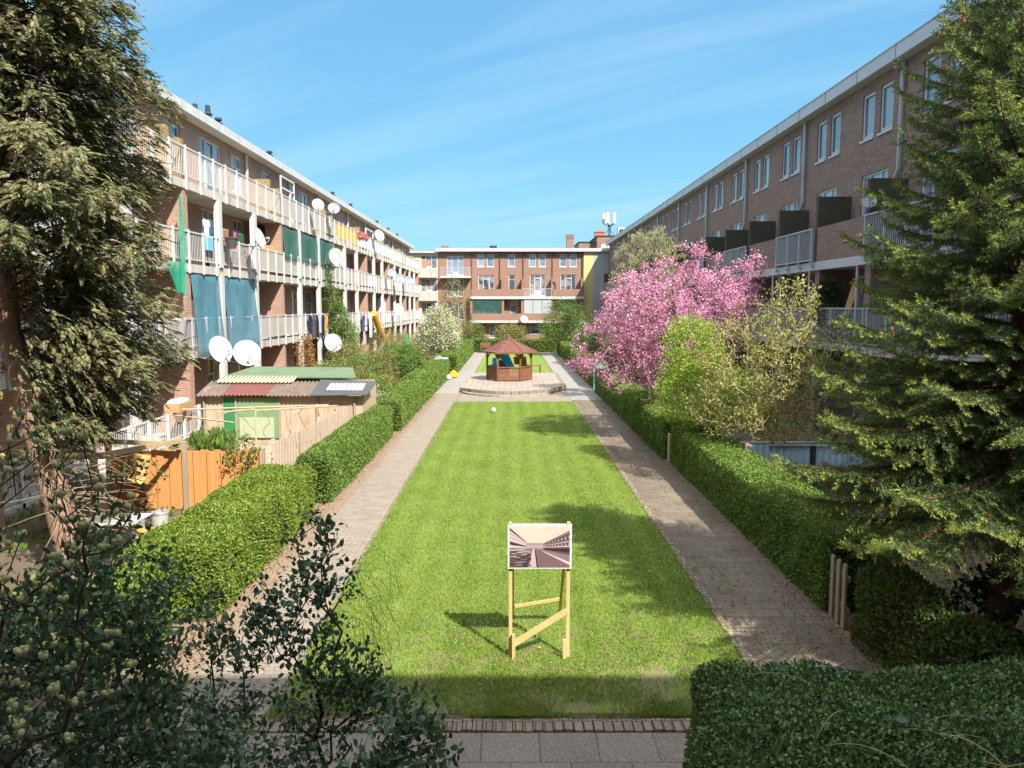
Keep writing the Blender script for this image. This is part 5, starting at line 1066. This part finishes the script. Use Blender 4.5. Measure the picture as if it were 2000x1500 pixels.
# ---------------------------------------------------------------- conifers
def spruce(base, H, rad_at, z0, seed):
    r_ = np.random.default_rng(seed); t = thing('spruce_tree', 'tall spruce with yellow green drooping branches at the right edge', 'tree', base); b = np.array(base, float)
    A, Bv, ra, rb = [], [], [], []; SP, SD, SL, SY = [], [], [], []; DP, DD = [], []
    nz = 14
    for i in range(nz):
        u0, u1 = i / nz, (i+1) / nz; A.append(b + [0, 0, H*u0]); Bv.append(b + [0, 0, H*u1]); ra.append(.17*(1-u0*.93)); rb.append(.17*(1-u1*.93))
    tv, tf = tubes(A, Bv, ra, rb, 12); vbuild('trunk', tv, tf, M['barkred'], t, smooth=True)
    A, Bv, ra, rb = [], [], [], []; z = z0; az = .3
    while z < H - .12:
        for k in range(8 if z < H*.8 else 6):
            az += 2.399 + r_.normal() * .12; L_ = rad_at(z) * r_.uniform(.78, 1.14)
            if L_ < .12: continue
            zz = z + r_.uniform(-.05, .05); rise = np.interp(z/H, [0, .35, 1], [.02, .18, .75]); n = max(4, int(L_/.085)); d = np.array([math.cos(az), math.sin(az), 0]); lat = np.array([-d[1], d[0], 0]); pts = []
            sway = r_.normal() * .12
            for s in range(n + 1):
                u = s / n; pts.append(b + d*L_*u + lat*L_*sway*u*u + [0, 0, zz + L_*(rise*u - .42*u*u*(1-.35*z/H) + .27*u**3.5)])
            pts = np.array(pts); rr_ = np.linspace(.012 + .012*L_, .004, n + 1); A += list(pts[:-1]); Bv += list(pts[1:]); ra += list(rr_[:-1]); rb += list(rr_[1:])
            for s in range(1, n + 1):
                u = s / n; p = pts[s]; tang = unit(pts[min(s+1, n)] - pts[s-1])
                if u < .13: 
                    if r_.uniform() < .25: DP.append(p); DD.append(unit(tang*.3 + lat*r_.choice([-1, 1]) + [0, 0, -.2]))
                    continue
                if s % 1 == 0:
                    for sd in (-1, 1):
                        l = (.15 + .50*L_**.6*min(1, (u-.03)*2.6)*(1.08-u)) * r_.uniform(.6, 1.15); dd = unit(tang*.72 + lat*sd*.85 + [0, 0, -.16 + r_.normal()*.13]); m = max(1, int(l/.085))
                        for q in range(m):
                            w = q / m; SP.append(p + dd*l*w + [0, 0, -.22*l*w*w]); SD.append(dd + np.array([0, 0, -.35*w + (.35 if q == m-1 else 0)])); SL.append(1.); SY.append(u*.6 + .6*w)
                            if q in (1, 3) and l > .2:
                                for s2 in (-1, 1): SP.append(p + dd*l*w); SD.append(unit(dd*.8 + tang*s2*.6 + [0, 0, -.1])); SL.append(.85), SY.append(u*.6 + .6*w)
                SP.append(p); SD.append(tang + [0, 0, .05]); SL.append(1.05); SY.append(u)
            SP.append(pts[-1]); SD.append(unit(pts[-1]-pts[-2]) + [0, 0, .5]); SL.append(1.2); SY.append(1.)
        z += .235
    for k in range(6): SP.append(b + [0, 0, H - .1*k]); SD.append(np.array([0, 0, 1.])); SL.append(1.); SY.append(1.)
    bv, bf_2 = tubes(A, Bv, ra, rb, 5); vbuild('branches', bv, bf_2, M['barkred'], t)
    SP, SD, SL = np.array(SP), unit(np.array(SD)), np.array(SL); n = len(SP); X = unit(np.cross(SD, np.array([.2, .1, 1.]))); Z = np.cross(X, SD); parts = []; kN = 18
    for j in range(kN):
        w = (j + r_.uniform(0, 1, n)) / kN; th = 2.4*j + r_.uniform(0, 1.4, n); side = X*np.cos(th)[:, None] + Z*np.sin(th)[:, None]; P = SP + SD*(w*.105*SL)[:, None]; D = SD*.72 + side; V, F = scatter(P, D, .047*SL*r_.uniform(.8, 1.2, n), SLIM, SD, .85); parts.append((V, F))
    V, F = join(parts); yg = np.array(SY) + r_.normal(size=n)*.10 > .80; vm = np.tile(np.repeat(yg, len(SLIM[0])), kN); fm_ = vm[F[:, 0]]   # this year's growth at the branch ends is yellower
    for nm, sel, mt in (('needles', ~fm_, 'needles'), ('young_needles', fm_, 'needlesyoung')):
        f2 = F[sel]; used, inv = np.unique(f2, return_inverse=True); vbuild(nm, V[used], inv.reshape(f2.shape), M[mt], t)
    if DP:
        DP, DD = np.array(DP), np.array(DD); L2 = r_.uniform(.12, .4, len(DP))[:, None]; V, F = tubes(DP, DP + DD*L2, np.full(len(DP), .004), np.full(len(DP), .002), 3); vbuild('dead_twigs', V, F, M['barkpale'], t)
        sel = r_.uniform(size=len(DP)) < .35; P = np.repeat(DP[sel] + DD[sel]*L2[sel]*.6, 14, 0); P = P + r_.normal(size=P.shape)*.06; V, F = scatter(P, r_.normal(size=P.shape) - [0, 0, .5], .05, SLIM); vbuild('dead_needles', V, F, M['needlesdead'], t)
    mb = MB(); r3 = random.Random(4)
    tipsel = [i for i in range(len(SP)) if SL[i] > 1.1]
    for i in r3.sample(tipsel, min(34, len(tipsel))):
        p = SP[i]
        if p[2] < 4: continue
        for q in range(r3.choice([1, 2, 3])): mb.lathe([(.006, 0), (.017, -.03), (.015, -.08), (.004, -.11)], (p[0]+r3.uniform(-.08, .08), p[1]+r3.uniform(-.08, .08), p[2]-.01), (r3.uniform(-.2, .2), r3.uniform(-.2, .2), 1), 6)
    mb.build('cones', plain('orange_brown_cones', (.34, .16, .07), .2, 8, .7), t)
spruce((6.1, 9.2, 0), 9.35, lambda z: float(np.interp(z, [1.7, 2.5, 3.6, 5.1, 6.75, 8.2, 9.35], [2.3, 2.6, 2.15, 1.72, 1.28, .84, .1])), 1.85, 3)

def cypress():
    t = thing('cypress_tree', 'tall dense cypress with brown tipped drooping fronds at the left edge', 'tree', (-6.9, 12, 0)); r_ = np.random.default_rng(11); H = 12.5
    tr = [np.array([-6.9 - .95*min(1, z/4.2), 12 + .01*z, z]) for z in np.linspace(0, H, 16)]; V, F = tubes(tr[:-1], tr[1:], [.24*(1-.9*i/15) for i in range(15)], [.24*(1-.9*(i+1)/15) for i in range(15)], 14); vbuild('trunk', V, F, M['barkpink'], t, smooth=True)
    rad = lambda z: float(np.interp(z, [2.0, 2.6, 3.6, 5.0, 7.0, 8.5, 10.5, 12.4], [.7, 1.4, 2.15, 2.27, 2.32, 2.05, 1.35, .2])); A, Bv, ra, rb, FP, FD, FU = [], [], [], [], [], [], []; az = 0
    for z in np.arange(2.75, 12.2, .05):
        for k in range(2 if z > 5.3 else 4):
            az += 2.399 + r_.normal()*.2
            if z < 5.3 and ((math.sin(az) < .0 and math.cos(az) < .9) or math.cos(az) < .1): continue
            L_ = rad(z) * r_.uniform(.66, 1.06) * (1 + .10*math.sin(3*az + 1.7*z)); d = np.array([math.cos(az), math.sin(az), 0]); lat = np.array([-d[1], d[0], 0]); n = 12; c = np.array([np.interp(z, [0, 4], [-6.95, -7.7]), 12.05, z - .5]); pts = []
            for s in range(n+1): u = s/n; pts.append(c + d*L_*u + lat*L_*.08*math.sin(2*u+az) + [0, 0, L_*(.62*u - .42*u*u)])
            pts = np.array(pts); rr_ = np.linspace(.02 if z > 5.3 else .010, .003, n+1); A += list(pts[:-1]); Bv += list(pts[1:]); ra += list(rr_[:-1]); rb += list(rr_[1:])
            m = int(20 + L_*26)
            for q in range(m):
                u = r_.uniform(.16, 1.0)**.62 if z > 5.3 else r_.uniform(.05, 1.0)**.85; p = pts[min(n-1, int(u*n))]*(1-(u*n % 1)) + pts[min(n, int(u*n)+1)]*(u*n % 1); wdt = .42*(1.1-u); off = lat*r_.normal()*wdt + np.array([0, 0, r_.normal()*.10 - .04]); FP.append(p + off); FD.append(d*.8 + lat*np.sign(off @ lat)*r_.uniform(0, .9) + np.array([0, 0, -.28 + r_.normal()*.32])); FU.append(np.array([0, 0, 1.]) + d*.5)
    V, F = tubes(A, Bv, ra, rb, 4); vbuild('branches', V, F, M['barkdark'], t)
    P, D, U = np.array(FP), unit(np.array(FD)), np.array(FU); n = len(P); X = unit(np.cross(D, U + r_.normal(size=(n, 3))*.35)); parts = []; sz = r_.uniform(.75, 1.25, n)
    for j in range(17):     # pinnae on each spray, fanned in its plane
        u = j / 17; sd = 1 if j % 2 else -1; dd = unit(D + X*sd*(.80 if j < 16 else 0)*(1-u*.45)) + np.array([0, 0, -.30*u]); V, F = scatter(P + D*(u*.27*sz)[:, None] - np.array([0, 0, .05*u*u]), dd, .095*sz*(1.08-.66*u), SLIM, U, 1.25); parts.append((V, F))
    V, F = join(parts); vbuild('fronds', V, F, M['cypress'], t)
    A, Bv, ra, rb = [], [], [], []
    for i in range(90):    # dead twigs under the crown
        z = r_.uniform(.9, 2.7); a = r_.uniform(-1.3, .6); p = np.array([-6.9 - .2*z + .2*math.cos(a), 12 + .2*math.sin(a), z]); d = unit(np.array([math.cos(a), math.sin(a), r_.uniform(-.1, .5)])); L_ = r_.uniform(.15, .34)
        for k in range(6): q = p + d*L_*.75; A.append(p); Bv.append(q); ra.append(.009-.0012*k); rb.append(.0078-.0012*k); p = q; d = unit(d + r_.normal(size=3)*.22 + [0, 0, -.10])
    V, F = tubes(A, Bv, ra, rb, 4); vbuild('dead_twigs', V, F, M['barkpale'], t)
cypress()

# ---------------------------------------------------------------- flowering and leafing trees
def flowers(n_per, spread, size, mat, nm, frac=1., tm=KITE, wide=1.3):
    def f(t, A, par, tips, rad):
        src = np.repeat(rng.choice(tips, int(len(tips)*frac), replace=False), n_per); P = A[src] + rng.normal(size=(len(src), 3))*spread; P = P[P[:, 2] > .05]; V, F = scatter(P, rng.normal(size=P.shape) + [0, 0, .2], size*rng.uniform(.6, 1.3, len(P)), tm, np.array([0, -.3, .6]), wide); vbuild(nm, V, F, mat, t)
    return f
plant('cherry_tree', 'wide cherry tree covered in pink double blossom behind the right hedge', 'tree', [(6.2, 26.3, 0)], [((5.6, 26, 4.2), (2.6, 2.4, 2.0), 5), ((3.9, 25.6, 3.1), (1.8, 1.6, 1.4), 2.2), ((7.2, 26, 4.3), (1.5, 1.6, 1.5), 1.6), ((4.5, 25, 4.5), (1.5, 1.3, 1.1), 1.2), ((2.7, 25.8, 2.6), (.75, .7, .45), .35), ((7.9, 25.6, 5.6), (.6, .5, .7), .25), ((6.3, 26, 6.0), (.9, .8, .7), .35)], 1050, .15, .009, .07, M['lf_bronze'], M['bark'], 5, .13, seg=.3, updir=.5, shell=.25, extra=flowers(36, .088, .062, M['blossom'], 'blossom', .93))
plant('garden_tree', 'tall tree of upright grey green twigs behind the cherry tree', 'tree', [(6.6, 36, 0)], [((6.3, 36, 5.9), (1.6, 1.2, 2.2), 3), ((5.3, 36, 5.2), (.8, 1.0, 1.5), 1), ((7.5, 36, 5.9), (.8, 1.0, 1.9), 1), ((6.8, 36, 7.4), (.5, .6, .9), .5), ((5.9, 36, 7.0), (.5, .6, .9), .4)], 560, .14, .013, .11, M['lf_grey'], M['barkpale'], 17, .07, SLIM, seg=.35, jit=.03, lift=-.05, updir=2.2, outer=.1, wide=1.2)
plant('lilac_bush', 'lime green leafy bush in front of the cherry blossom', 'bush', [(5.7, 21.2, 0), (5.9, 21.5, 0), (5.6, 20.9, 0)], [((4.95, 21, 3.2), (.85, .8, 1.05), 2), ((5.15, 20.8, 2.2), (1.15, .9, 1.0), 2.4), ((6.1, 20.5, 2.0), (.9, .8, .8), 1)], 760, .035, .005, .055, M['lf_lime'], M['barkred'], 26, .10, seg=.2)
M['barkyel'] = plain('yellow_tan_bark', (.44, .36, .19), .2, 6, .9, .3)
plant('elder_bush', 'arching elder bush with pale yellow green young leaves above the blue fence', 'bush', [(6.6, 18.9, 0), (6.8, 19.1, 0), (6.4, 19.2, 0)], [((6.0, 18.6, 3.1), (1.45, 1.1, 1.5), 3), ((6.7, 18.4, 3.0), (.95, .9, 1.5), 2), ((5.3, 18.8, 2.2), (1.0, .8, .9), 1.1), ((6.7, 18.3, 4.7), (.6, .5, .55), .5), ((6.3, 18.2, 1.75), (.8, .6, .5), .6)], 900, .05, .009, .07, M['lf_elder'], M['barkyel'], 9, .075, seg=.16, jit=.10, lift=.22, updir=.7)
plant('dead_shrub', 'bare grey brown twiggy bush on the hedge under the cherry blossom', 'bush', [(5.6, 23.5, 0)], [((4.9, 23.4, 1.75), (1.0, .8, .5), 1)], 120, .02, .004, .05, M['lf_bronze'], M['barkpale'], 0, seg=.15, jit=.12)
plant('garden_shrub', 'dark twiggy shrub in shade between the elder and the spruce', 'bush', [(9.2, 22.5, 0)], [((9.0, 22, 2.6), (1.3, 1.2, 1.9), 2), ((10, 22, 1.8), (1.2, 1.2, 1.4), 1)], 420, .06, .007, .06, M['lf_dark'], M['bark'], 12, .12, seg=.25)
plant('garden_shrub', 'dark evergreen shrub below the spruce branches beside the blue fence', 'bush', [(8.6, 15.8, 0)], [((8.6, 15.6, 1.7), (1.2, 1, 1.4), 1)], 320, .05, .006, .07, M['lf_dark'], M['barkdark'], 20, .12)
plant('rhododendron', 'low dark rhododendron around the foot of the spruce trunk', 'bush', [(6.5, 9.4, 0)], [((6.4, 9.3, .75), (.8, .6, .55), 1), ((7.4, 9.2, .7), (.8, .5, .5), 1)], 150, .025, .006, .11, M['lf_dark'], M['barkdark'], 14, .07, LEAF, seg=.15)
plant('balcony_plant', 'dark climbing plant on the shaded balcony beside the plywood board', 'plant', [(11.5, 28.2, 3.27)], [((11.5, 28.0, 4.5), (.35, .75, 1.0), 1)], 200, .02, .005, .07, M['lf_dark'], M['barkdark'], 20, .07, seg=.15, min_z=3.3)
plant('white_flowering_tree', 'white flowering tree above the far left hedge', 'tree', [(-5.6, 58, 0)], [((-5.3, 58, 2.7), (1.55, 1.4, 1.5), 3), ((-6.2, 58, 2.2), (1.0, 1.1, 1.1), 1), ((-5.4, 57.8, 3.9), (.9, .9, .75), .8), ((-4.6, 57.5, 1.9), (.95, .9, .9), 1)], 620, .08, .008, .09, M['lf_mid'], M['bark'], 7, .16, seg=.3, extra=flowers(15, .16, .10, M['lf_white'], 'blossom', .95))
plant('garden_tree', 'thinly leaved dark tree in front of the rear block left end', 'tree', [(-5.6, 76, 0)], [((-5.5, 76, 5.3), (1.5, 1.3, 2.0), 3), ((-6.2, 76, 3.2), (1.3, 1.2, 1.6), 1.5), ((-4.6, 76, 2.6), (1.2, 1.2, 1.2), 1)], 420, .10, .012, .12, M['lf_olive'], M['bark'], 7, .25, seg=.35)
plant('garden_tree', 'dense olive green tree at the far end right of the gazebo', 'tree', [(4.9, 72, 0)], [((4.7, 72, 3.0), (1.7, 1.5, 2.1), 3), ((5.8, 72, 3.4), (1.3, 1.3, 1.7), 1.5), ((3.7, 71.5, 1.9), (1.0, 1, 1.1), 1)], 480, .11, .012, .12, M['lf_mid'], M['bark'], 18, .26, seg=.35)
plant('garden_shrub', 'pale olive rounded shrub directly behind the gazebo roof', 'bush', [(-.1, 79.5, 0)], [((0, 79.5, 1.5), (1.7, 1.2, 1.25), 1)], 320, .05, .01, .12, M['lf_olive'], M['bark'], 18, .2, seg=.3)
plant('garden_shrub', 'green shrub behind the far hedge below the dark thin tree', 'bush', [(-3.9, 80, 0)], [((-4.0, 80, 1.6), (1.3, 1.1, 1.3), 1)], 260, .05, .01, .12, M['lf_mid'], M['bark'], 16, .2, seg=.3)
plant('garden_shrub', 'dark shrub at the far right corner under the cherry blossom', 'bush', [(6.2, 60, 0)], [((6.0, 60, 1.8), (1.2, 2.2, 1.7), 1)], 300, .05, .01, .11, M['lf_mid'], M['bark'], 16, .22, seg=.3)
plant('garden_shrub', 'tall shrub behind the right hedge just past the turquoise gate', 'bush', [(6.8, 47, 0)], [((6.7, 47, 2.0), (1.1, 2.0, 1.7), 1)], 260, .05, .01, .10, M['lf_mid'], M['bark'], 16, .2, seg=.3)
plant('garden_shrub', 'dark leafy shrub behind the far right hedge beside the rear lawn', 'bush', [(6.7, 53.5, 0)], [((6.6, 53.5, 2.2), (1.1, 2.2, 1.9), 1)], 280, .05, .01, .10, M['lf_dark'], M['bark'], 18, .2, seg=.3)
# left gardens
plant('climber', 'tall leafy climber covering the gallery beside the hanging laundry', 'climber', [(-10.7, 47.5, 0), (-10.6, 49.5, 0)], [((-10.5, 48.9, 1.9), (.8, 2.2, 1.9), 4), ((-10.6, 47.6, 3.5), (.6, 1.3, 1.2), 2), ((-10.75, 46.8, 4.9), (.4, .75, .8), .9), ((-10.8, 46.3, 6.1), (.2, .25, 1.0), .25)], 620, .05, .008, .10, M['lf_mid'], M['barkpale'], 20, .14, seg=.25)
for lab, x, y, r_, h, m_, dn in (
    ('rounded bright green shrub behind the left hedge', -5.75, 42.5, (.95, 1.0), 2.35, 'lf_hedge2', 30), ('pale yellow green shrub left of the rounded shrub', -7.0, 41.5, (1.1, 1.0), 2.0, 'lf_olive', 14), ('thin twiggy shrub below the climber', -8.9, 42.5, (1.2, 1.0), 2.6, 'lf_olive', 6),
    ('green bush behind the green felt roof', -7.6, 38.0, (1.2, 1.1), 1.9, 'lf_mid', 18), ('bush with brownish shoots beside the dark roof sheet', -5.7, 33.5, (.9, 1.2), 1.5, 'lf_olive', 14), ('low silvery shrub at the corner of the dark roof sheet', -5.4, 29.0, (.75, .8), 1.35, 'lf_grey', 16),
    ('straggling bush in front of the white dish with twigs', -9.7, 40.0, (.8, 1.0), 1.5, 'lf_mid', 12), ('orange brown leaved shrub on the terrace edge', -10.3, 38.6, (.45, .6), 3.0, 'lf_autumn', 6), ('pale twiggy tree below the yellow roll', -8.3, 53, (1.5, 1.5), 2.9, 'lf_olive', 7), ('green shrub behind the green painted post', -7.3, 49, (1.2, 1.2), 2.1, 'lf_mid', 16), ('low leafy ground shrub right of the climber', -8.6, 46.5, (1.3, 1.2), 1.7, 'lf_mid', 16), ('shrub under the far white pillars', -8.6, 62, (1.8, 2.0), 2.3, 'lf_olive', 14), ('dark bush left of the white flowering tree', -7.2, 66, (1.4, 1.6), 2.4, 'lf_mid', 16), ('shrub beside the picket fence end', -5.6, 31.2, (.7, .9), 1.5, 'lf_mid', 20), ('leafy bush overhanging the green felt roof corner', -6.6, 30.2, (1.3, 1.2), 2.25, 'lf_olive', 14)):
    plant('garden_shrub', lab, 'bush', [(x, y, 0), (x+.1, y+.1, 0)], [((x, y, h*.58), (r_[0], r_[1], h*.46), 1)], int(150 + 90*r_[0]), .03, .006, .08, M[m_], M['barkpale'] if dn < 10 else M['bark'], dn + 4, .13, seg=.25)
plant('flowering_plant', 'clump of yellow flowered plants below the white dish with twigs', 'plant', [(-10.0, 43.2, 0)], [((-10.0, 43.2, .6), (.5, 1.0, .5), 1)], 90, .01, .005, .09, M['lf_mid'], M['bark'], 16, .09, SLIM, seg=.2, extra=flowers(2, .1, .10, leafmat('yellow_flowers', [(.75, .50, .03), (.80, .62, .08)], .2), 'flowers', .5))
plant('leafy_plant', 'grey green feathery plant beside the terrace pillar', 'plant', [(-10.3, 40.6, 0)], [((-10.3, 40.8, .7), (.5, .9, .6), 1)], 110, .01, .005, .14, M['lf_grey'], M['bark'], 22, .08, SLIM, seg=.2, updir=1.4)
plant('leafy_plant', 'tuft of long green leaves in the raised bed', 'plant', [(-8.5, 22.0, .3)], [((-8.6, 22.0, .5), (.6, .6, .22), 1)], 60, .008, .004, .26, M['lf_mid'], M['bark'], 14, .08, SLIM, seg=.15, updir=1.6, min_z=.32)
plant('garden_shrub', 'bare twigged shrub with dark leaves standing before the orange fence', 'bush', [(-7.6, 15.6, 0)], [((-7.6, 15.6, .95), (.5, .35, .55), 1)], 46, .015, .004, .06, M['lf_privet'], M['barkdark'], 4, .05, seg=.14, jit=.12)
plant('garden_shrub', 'small green shoots at the right end of the orange fence', 'bush', [(-5.9, 16.55, 0)], [((-5.9, 16.6, 1.25), (.45, .15, .45), 1)], 50, .012, .004, .06, M['lf_mid'], M['bark'], 8, .06, seg=.2, updir=1)

# ---------------------------------------------------------------- shrubs below the viewpoint, in its shade
plant('privet_bush', 'tall sparse privet with dark leaves standing in front of the left path', 'bush', [(-1.75, 5.25, 0), (-1.6, 5.1, 0), (-1.9, 5.4, 0)],
      [((-1.38, 5.3, 2.72), (.17, .16, .36), .55), ((-1.5, 5.3, 2.25), (.26, .22, .35), .7), ((-1.22, 5.2, 1.95), (.26, .2, .28), .9), ((-.98, 5.2, 1.72), (.18, .2, .16), .6), ((-1.95, 5.3, 2.25), (.30, .25, .38), .9), ((-1.7, 5.2, 1.35), (.55, .4, .45), 2.2), ((-2.3, 5.2, 1.75), (.45, .35, .5), 1.2), ((-1.75, 5.1, .7), (.5, .4, .5), 1.0), ((-1.2, 5.3, 2.55), (.22, .15, .12), .12)], 440, .022, .0032, .05, M['lf_privet'], M['barkdark'], 13, .05, LEAF, seg=.12, jit=.09, updir=.5, outer=.5, nb=6)
plant('privet_bush', 'dense dark privet filling the lower left corner', 'bush', [(-2.6, 4.3, 0), (-2.9, 4.5, 0), (-2.3, 4.1, 0)], [((-2.5, 4.3, 2.3), (.55, .5, .75), 2), ((-2.0, 4.1, 1.75), (.55, .45, .65), 1.7), ((-3.0, 4.5, 1.9), (.6, .5, .8), 1.5), ((-2.2, 4.2, 2.95), (.30, .3, .35), .45), ((-1.65, 3.95, 1.25), (.4, .4, .4), .7)], 740, .025, .0035, .046, M['lf_privet'], M['barkdark'], 19, .06, LEAF, seg=.13, jit=.08, outer=.5, nb=5)
plant('privet_bush', 'compact privet bush at the bottom centre beside the front pavement', 'bush', [(-.68, 4.45, 0), (-.58, 4.55, 0)], [((-.62, 4.45, 1.72), (.22, .22, .42), 1), ((-.8, 4.4, 1.25), (.36, .3, .42), 1.6), ((-.45, 4.35, 1.25), (.24, .2, .22), .55), ((-.95, 4.3, 1.5), (.26, .2, .25), .35)], 260, .018, .003, .055, M['lf_privet'], M['barkdark'], 19, .055, LEAF, seg=.12, outer=.5, nb=5)
def catkins(t, A, par, tips, rad):
    thin = np.where((rad < .006) & (A[:, 2] > 2.4))[0]; src = rng.choice(thin, 420); mb = MB()
    for s in src:
        p = A[s]; a = rng.uniform(0, 6.3); d = np.array([math.cos(a)*.6, math.sin(a)*.6, 1.0]); k = rng.uniform(.7, 1.1); q = p + d*.012
        mb.lathe([(.003, 0), (.009*k, .004*k), (.0125*k, .013*k), (.0115*k, .022*k), (.006*k, .029*k), (.001, .031*k)], q, d, 8)
    o = mb.build('catkins', M['catkin'], t, smooth=True); o['kind'] = 'stuff'
    k = 30; P = np.repeat(A[src] + [0, 0, .022], k, 0); dd = unit(rng.normal(size=P.shape)); P = P + dd*[.009, .009, .013]; V, F = scatter(P, dd + [0, 0, .25], .009, SLIM, None, .8); o = vbuild('catkin_fluff', V, F, M['catkin'], t); o['kind'] = 'stuff'
plant('willow_bush', 'pussy willow with pale catkins on thin stems at the left edge', 'bush', [(-2.05, 3.1, 0), (-2.25, 3.2, 0), (-1.9, 2.95, 0)], [((-1.95, 3.05, 3.7), (.40, .35, .40), 1.3), ((-2.0, 3.05, 3.1), (.45, .35, .45), 1.3), ((-1.85, 3.0, 2.5), (.35, .35, .45), 1), ((-2.1, 3.1, 1.8), (.4, .35, .5), .5)], 230, .02, .0028, .038, M['lf_willow'], M['barkdark'], 5, .04, LEAF, seg=.11, jit=.05, lift=.02, updir=1.2, outer=.3, extra=catkins, wide=.7)
mb = MB(); rr = random.Random(12)     # thread-like bare vine at the privet's side
for i in range(24):
    p = Vector((rr.uniform(-1.2, -1.0), rr.uniform(5.15, 5.35), rr.uniform(2.2, 2.75))); a = rr.uniform(-.5, 1.0); pts_ = [p]; dz = rr.uniform(-.01, .06)
    for k in range(10): p = p + Vector((rr.uniform(-.01, .055), rr.uniform(-.02, .02), dz)); dz -= rr.uniform(.006, .022); pts_.append(p)
    mb.tube(pts_, .0016, 3, False)
tag(mb.build('dry_vine', M['barkred'], None, (-1.1, 5.25, 2.5)), 'tangle of thread thin dry vine stems beside the tall privet', 'vine')

# ---------------------------------------------------------------- turf, litter
_vg = rng.uniform(-1, 1, (64, 64))
def vnoise(x, y):    # smooth value noise, two octaves
    def o(x, y):
        i, j = np.floor(x).astype(int), np.floor(y).astype(int); u, v = x - i, y - j; u = u*u*(3-2*u); v = v*v*(3-2*v); q = lambda a, b: _vg[a % 64, b % 64]
        return (q(i, j)*(1-u) + q(i+1, j)*u)*(1-v) + (q(i, j+1)*(1-u) + q(i+1, j+1)*u)*v
    return o(x, y)*.7 + o(x*2.3 + 9.1, y*2.3 + 4.7)*.5
def blades(name, n, ys, hgt, wid, mat):
    y = ys(n); x = rng.uniform(-2.71, 3.03, n); keep = rng.uniform(size=n) < np.clip((y - 8.1)/3.0 + vnoise(x*1.6, y*1.6) * .75 + .25, .03, 1); x, y = x[keep], y[keep]; n = len(x)
    P = np.stack([x, y, np.full(n, .006)], 1); D = rng.normal(size=(n, 3))*[.45, .45, .1] + [0, 0, 1]; V, F = scatter(P, D, hgt*rng.uniform(.5, 1.3, n), SLIM, None, wid); o = vbuild(name, V, F, mat); o['kind'] = 'stuff'; tag(o, 'short mown green grass blades covering the lawn', 'grass'); return o
M['grass'] = leafmat('grass_blades', [(.13, .21, .03), (.21, .31, .05), (.295, .39, .08), (.41, .45, .14)], .4, .55, .25, .62, .8)
g_ = M['grass'].node_tree; gn = g_.nodes   # lengthwise mowing stripes
sx_ = nd('ShaderNodeSeparateXYZ', gn); g_.links.new(nd('ShaderNodeNewGeometry', gn).outputs['Position'], sx_.inputs[0]); rp_ = [n_ for n_ in gn if n_.type == 'VALTORGB'][0]; old = rp_.inputs[0].links[0].from_socket
g_.links.new(mth('MULTIPLY_ADD', mth('SINE', mth('MULTIPLY', sx_.outputs[0], 10.5, None, gn, g_), None, None, gn, g_), .065, old, gn, g_), rp_.inputs[0])
o = blades('grass', 330000, lambda n: 8.05 + 28.35 * rng.uniform(size=n)**1.9, .042, 1.0, M['grass'])
n = 260; P = np.stack([rng.uniform(-2.6, 2.9, n), 8.6 + 27*rng.uniform(size=n)**1.4, np.full(n, .05)], 1); V, F = scatter(P, rng.normal(size=(n, 3))*[1, 1, .1], .02, KITE, np.array([0, 0, 3.]), 1.5); o = vbuild('daisies', V, F, M['dishwhite']); o['kind'] = 'stuff'; tag(o, 'tiny white daisies scattered over the lawn', 'daisies')
M['litter'] = leafmat('dry_leaf_litter', [(.12, .06, .035), (.22, .12, .06), (.34, .21, .11), (.42, .30, .18)], .1, .8, .1)
n = 8500; y = 8.2 + 30*rng.uniform(size=n)**1.5; q = np.abs(rng.normal(size=n))*.22; side = rng.uniform(size=n) < .55; x = np.where(side, np.interp(y, [8, 38], [4.86, 4.6]) - q*.8, np.interp(y, [8, 38], [-4.55, -4.05]) + q*1.1); far = rng.uniform(size=n) < .22; x = np.where(far, np.where(rng.uniform(size=n) < .8, rng.uniform(3.1, 4.8, n), rng.uniform(-4.2, 3, n)), x)
P = np.stack([x, y, rng.uniform(.014, .035, n)], 1); V, F = scatter(P, rng.normal(size=(n, 3))*[1, 1, .12], .05*rng.uniform(.5, 1.2, n), KITE, np.array([0, 0, 2.5])); o = vbuild('fallen_leaves', V, F, M['litter']); o['kind'] = 'stuff'; tag(o, 'dry brown leaves drifted along both hedge bases', 'leaf litter')
n = 5200; y = 8.2 + 30*rng.uniform(size=n)**1.4; a = rng.uniform(size=n); x = np.where(a < .34, np.interp(y, [8, 38], [-4.45, -4.0]) + np.abs(rng.normal(size=n))*.16, np.where(a < .7, 3.14 + np.abs(rng.normal(size=n))*.35, 4.2 + rng.normal(size=n)*.25)); cl = vnoise(x*2, y*1.1) > .1; x, y = x[cl], y[cl]; n = len(x)
P = np.stack([x, y, np.full(n, .012)], 1); V, F = scatter(P, rng.normal(size=(n, 3))*[.8, .8, .2] + [0, 0, .55], .05*rng.uniform(.5, 1.2, n), SLIM, None, 1.4); o = vbuild('weeds', V, F, M['lf_mid']); o['kind'] = 'stuff'; tag(o, 'small weeds and moss tufts growing between the pavers', 'weeds')
n = 26000; x = np.where(rng.uniform(size=n) < .6, rng.uniform(-11, -4.6, n), rng.uniform(5.2, 11.8, n)); y = 10 + 68*rng.uniform(size=n)**1.3; cl = vnoise(x*.8, y*.6) > -.15; x, y = x[cl], y[cl]; n = len(x)
P = np.stack([x, y, np.full(n, .01)], 1); V, F = scatter(P, rng.normal(size=(n, 3))*[.8, .8, .2] + [0, 0, .7], .16*rng.uniform(.5, 1.3, n), SLIM, None, 1.6); o = vbuild('ground_cover', V, F, M['lf_mid']); o['kind'] = 'stuff'; tag(o, 'rough low green growth covering the garden soil behind the hedges', 'ground cover')
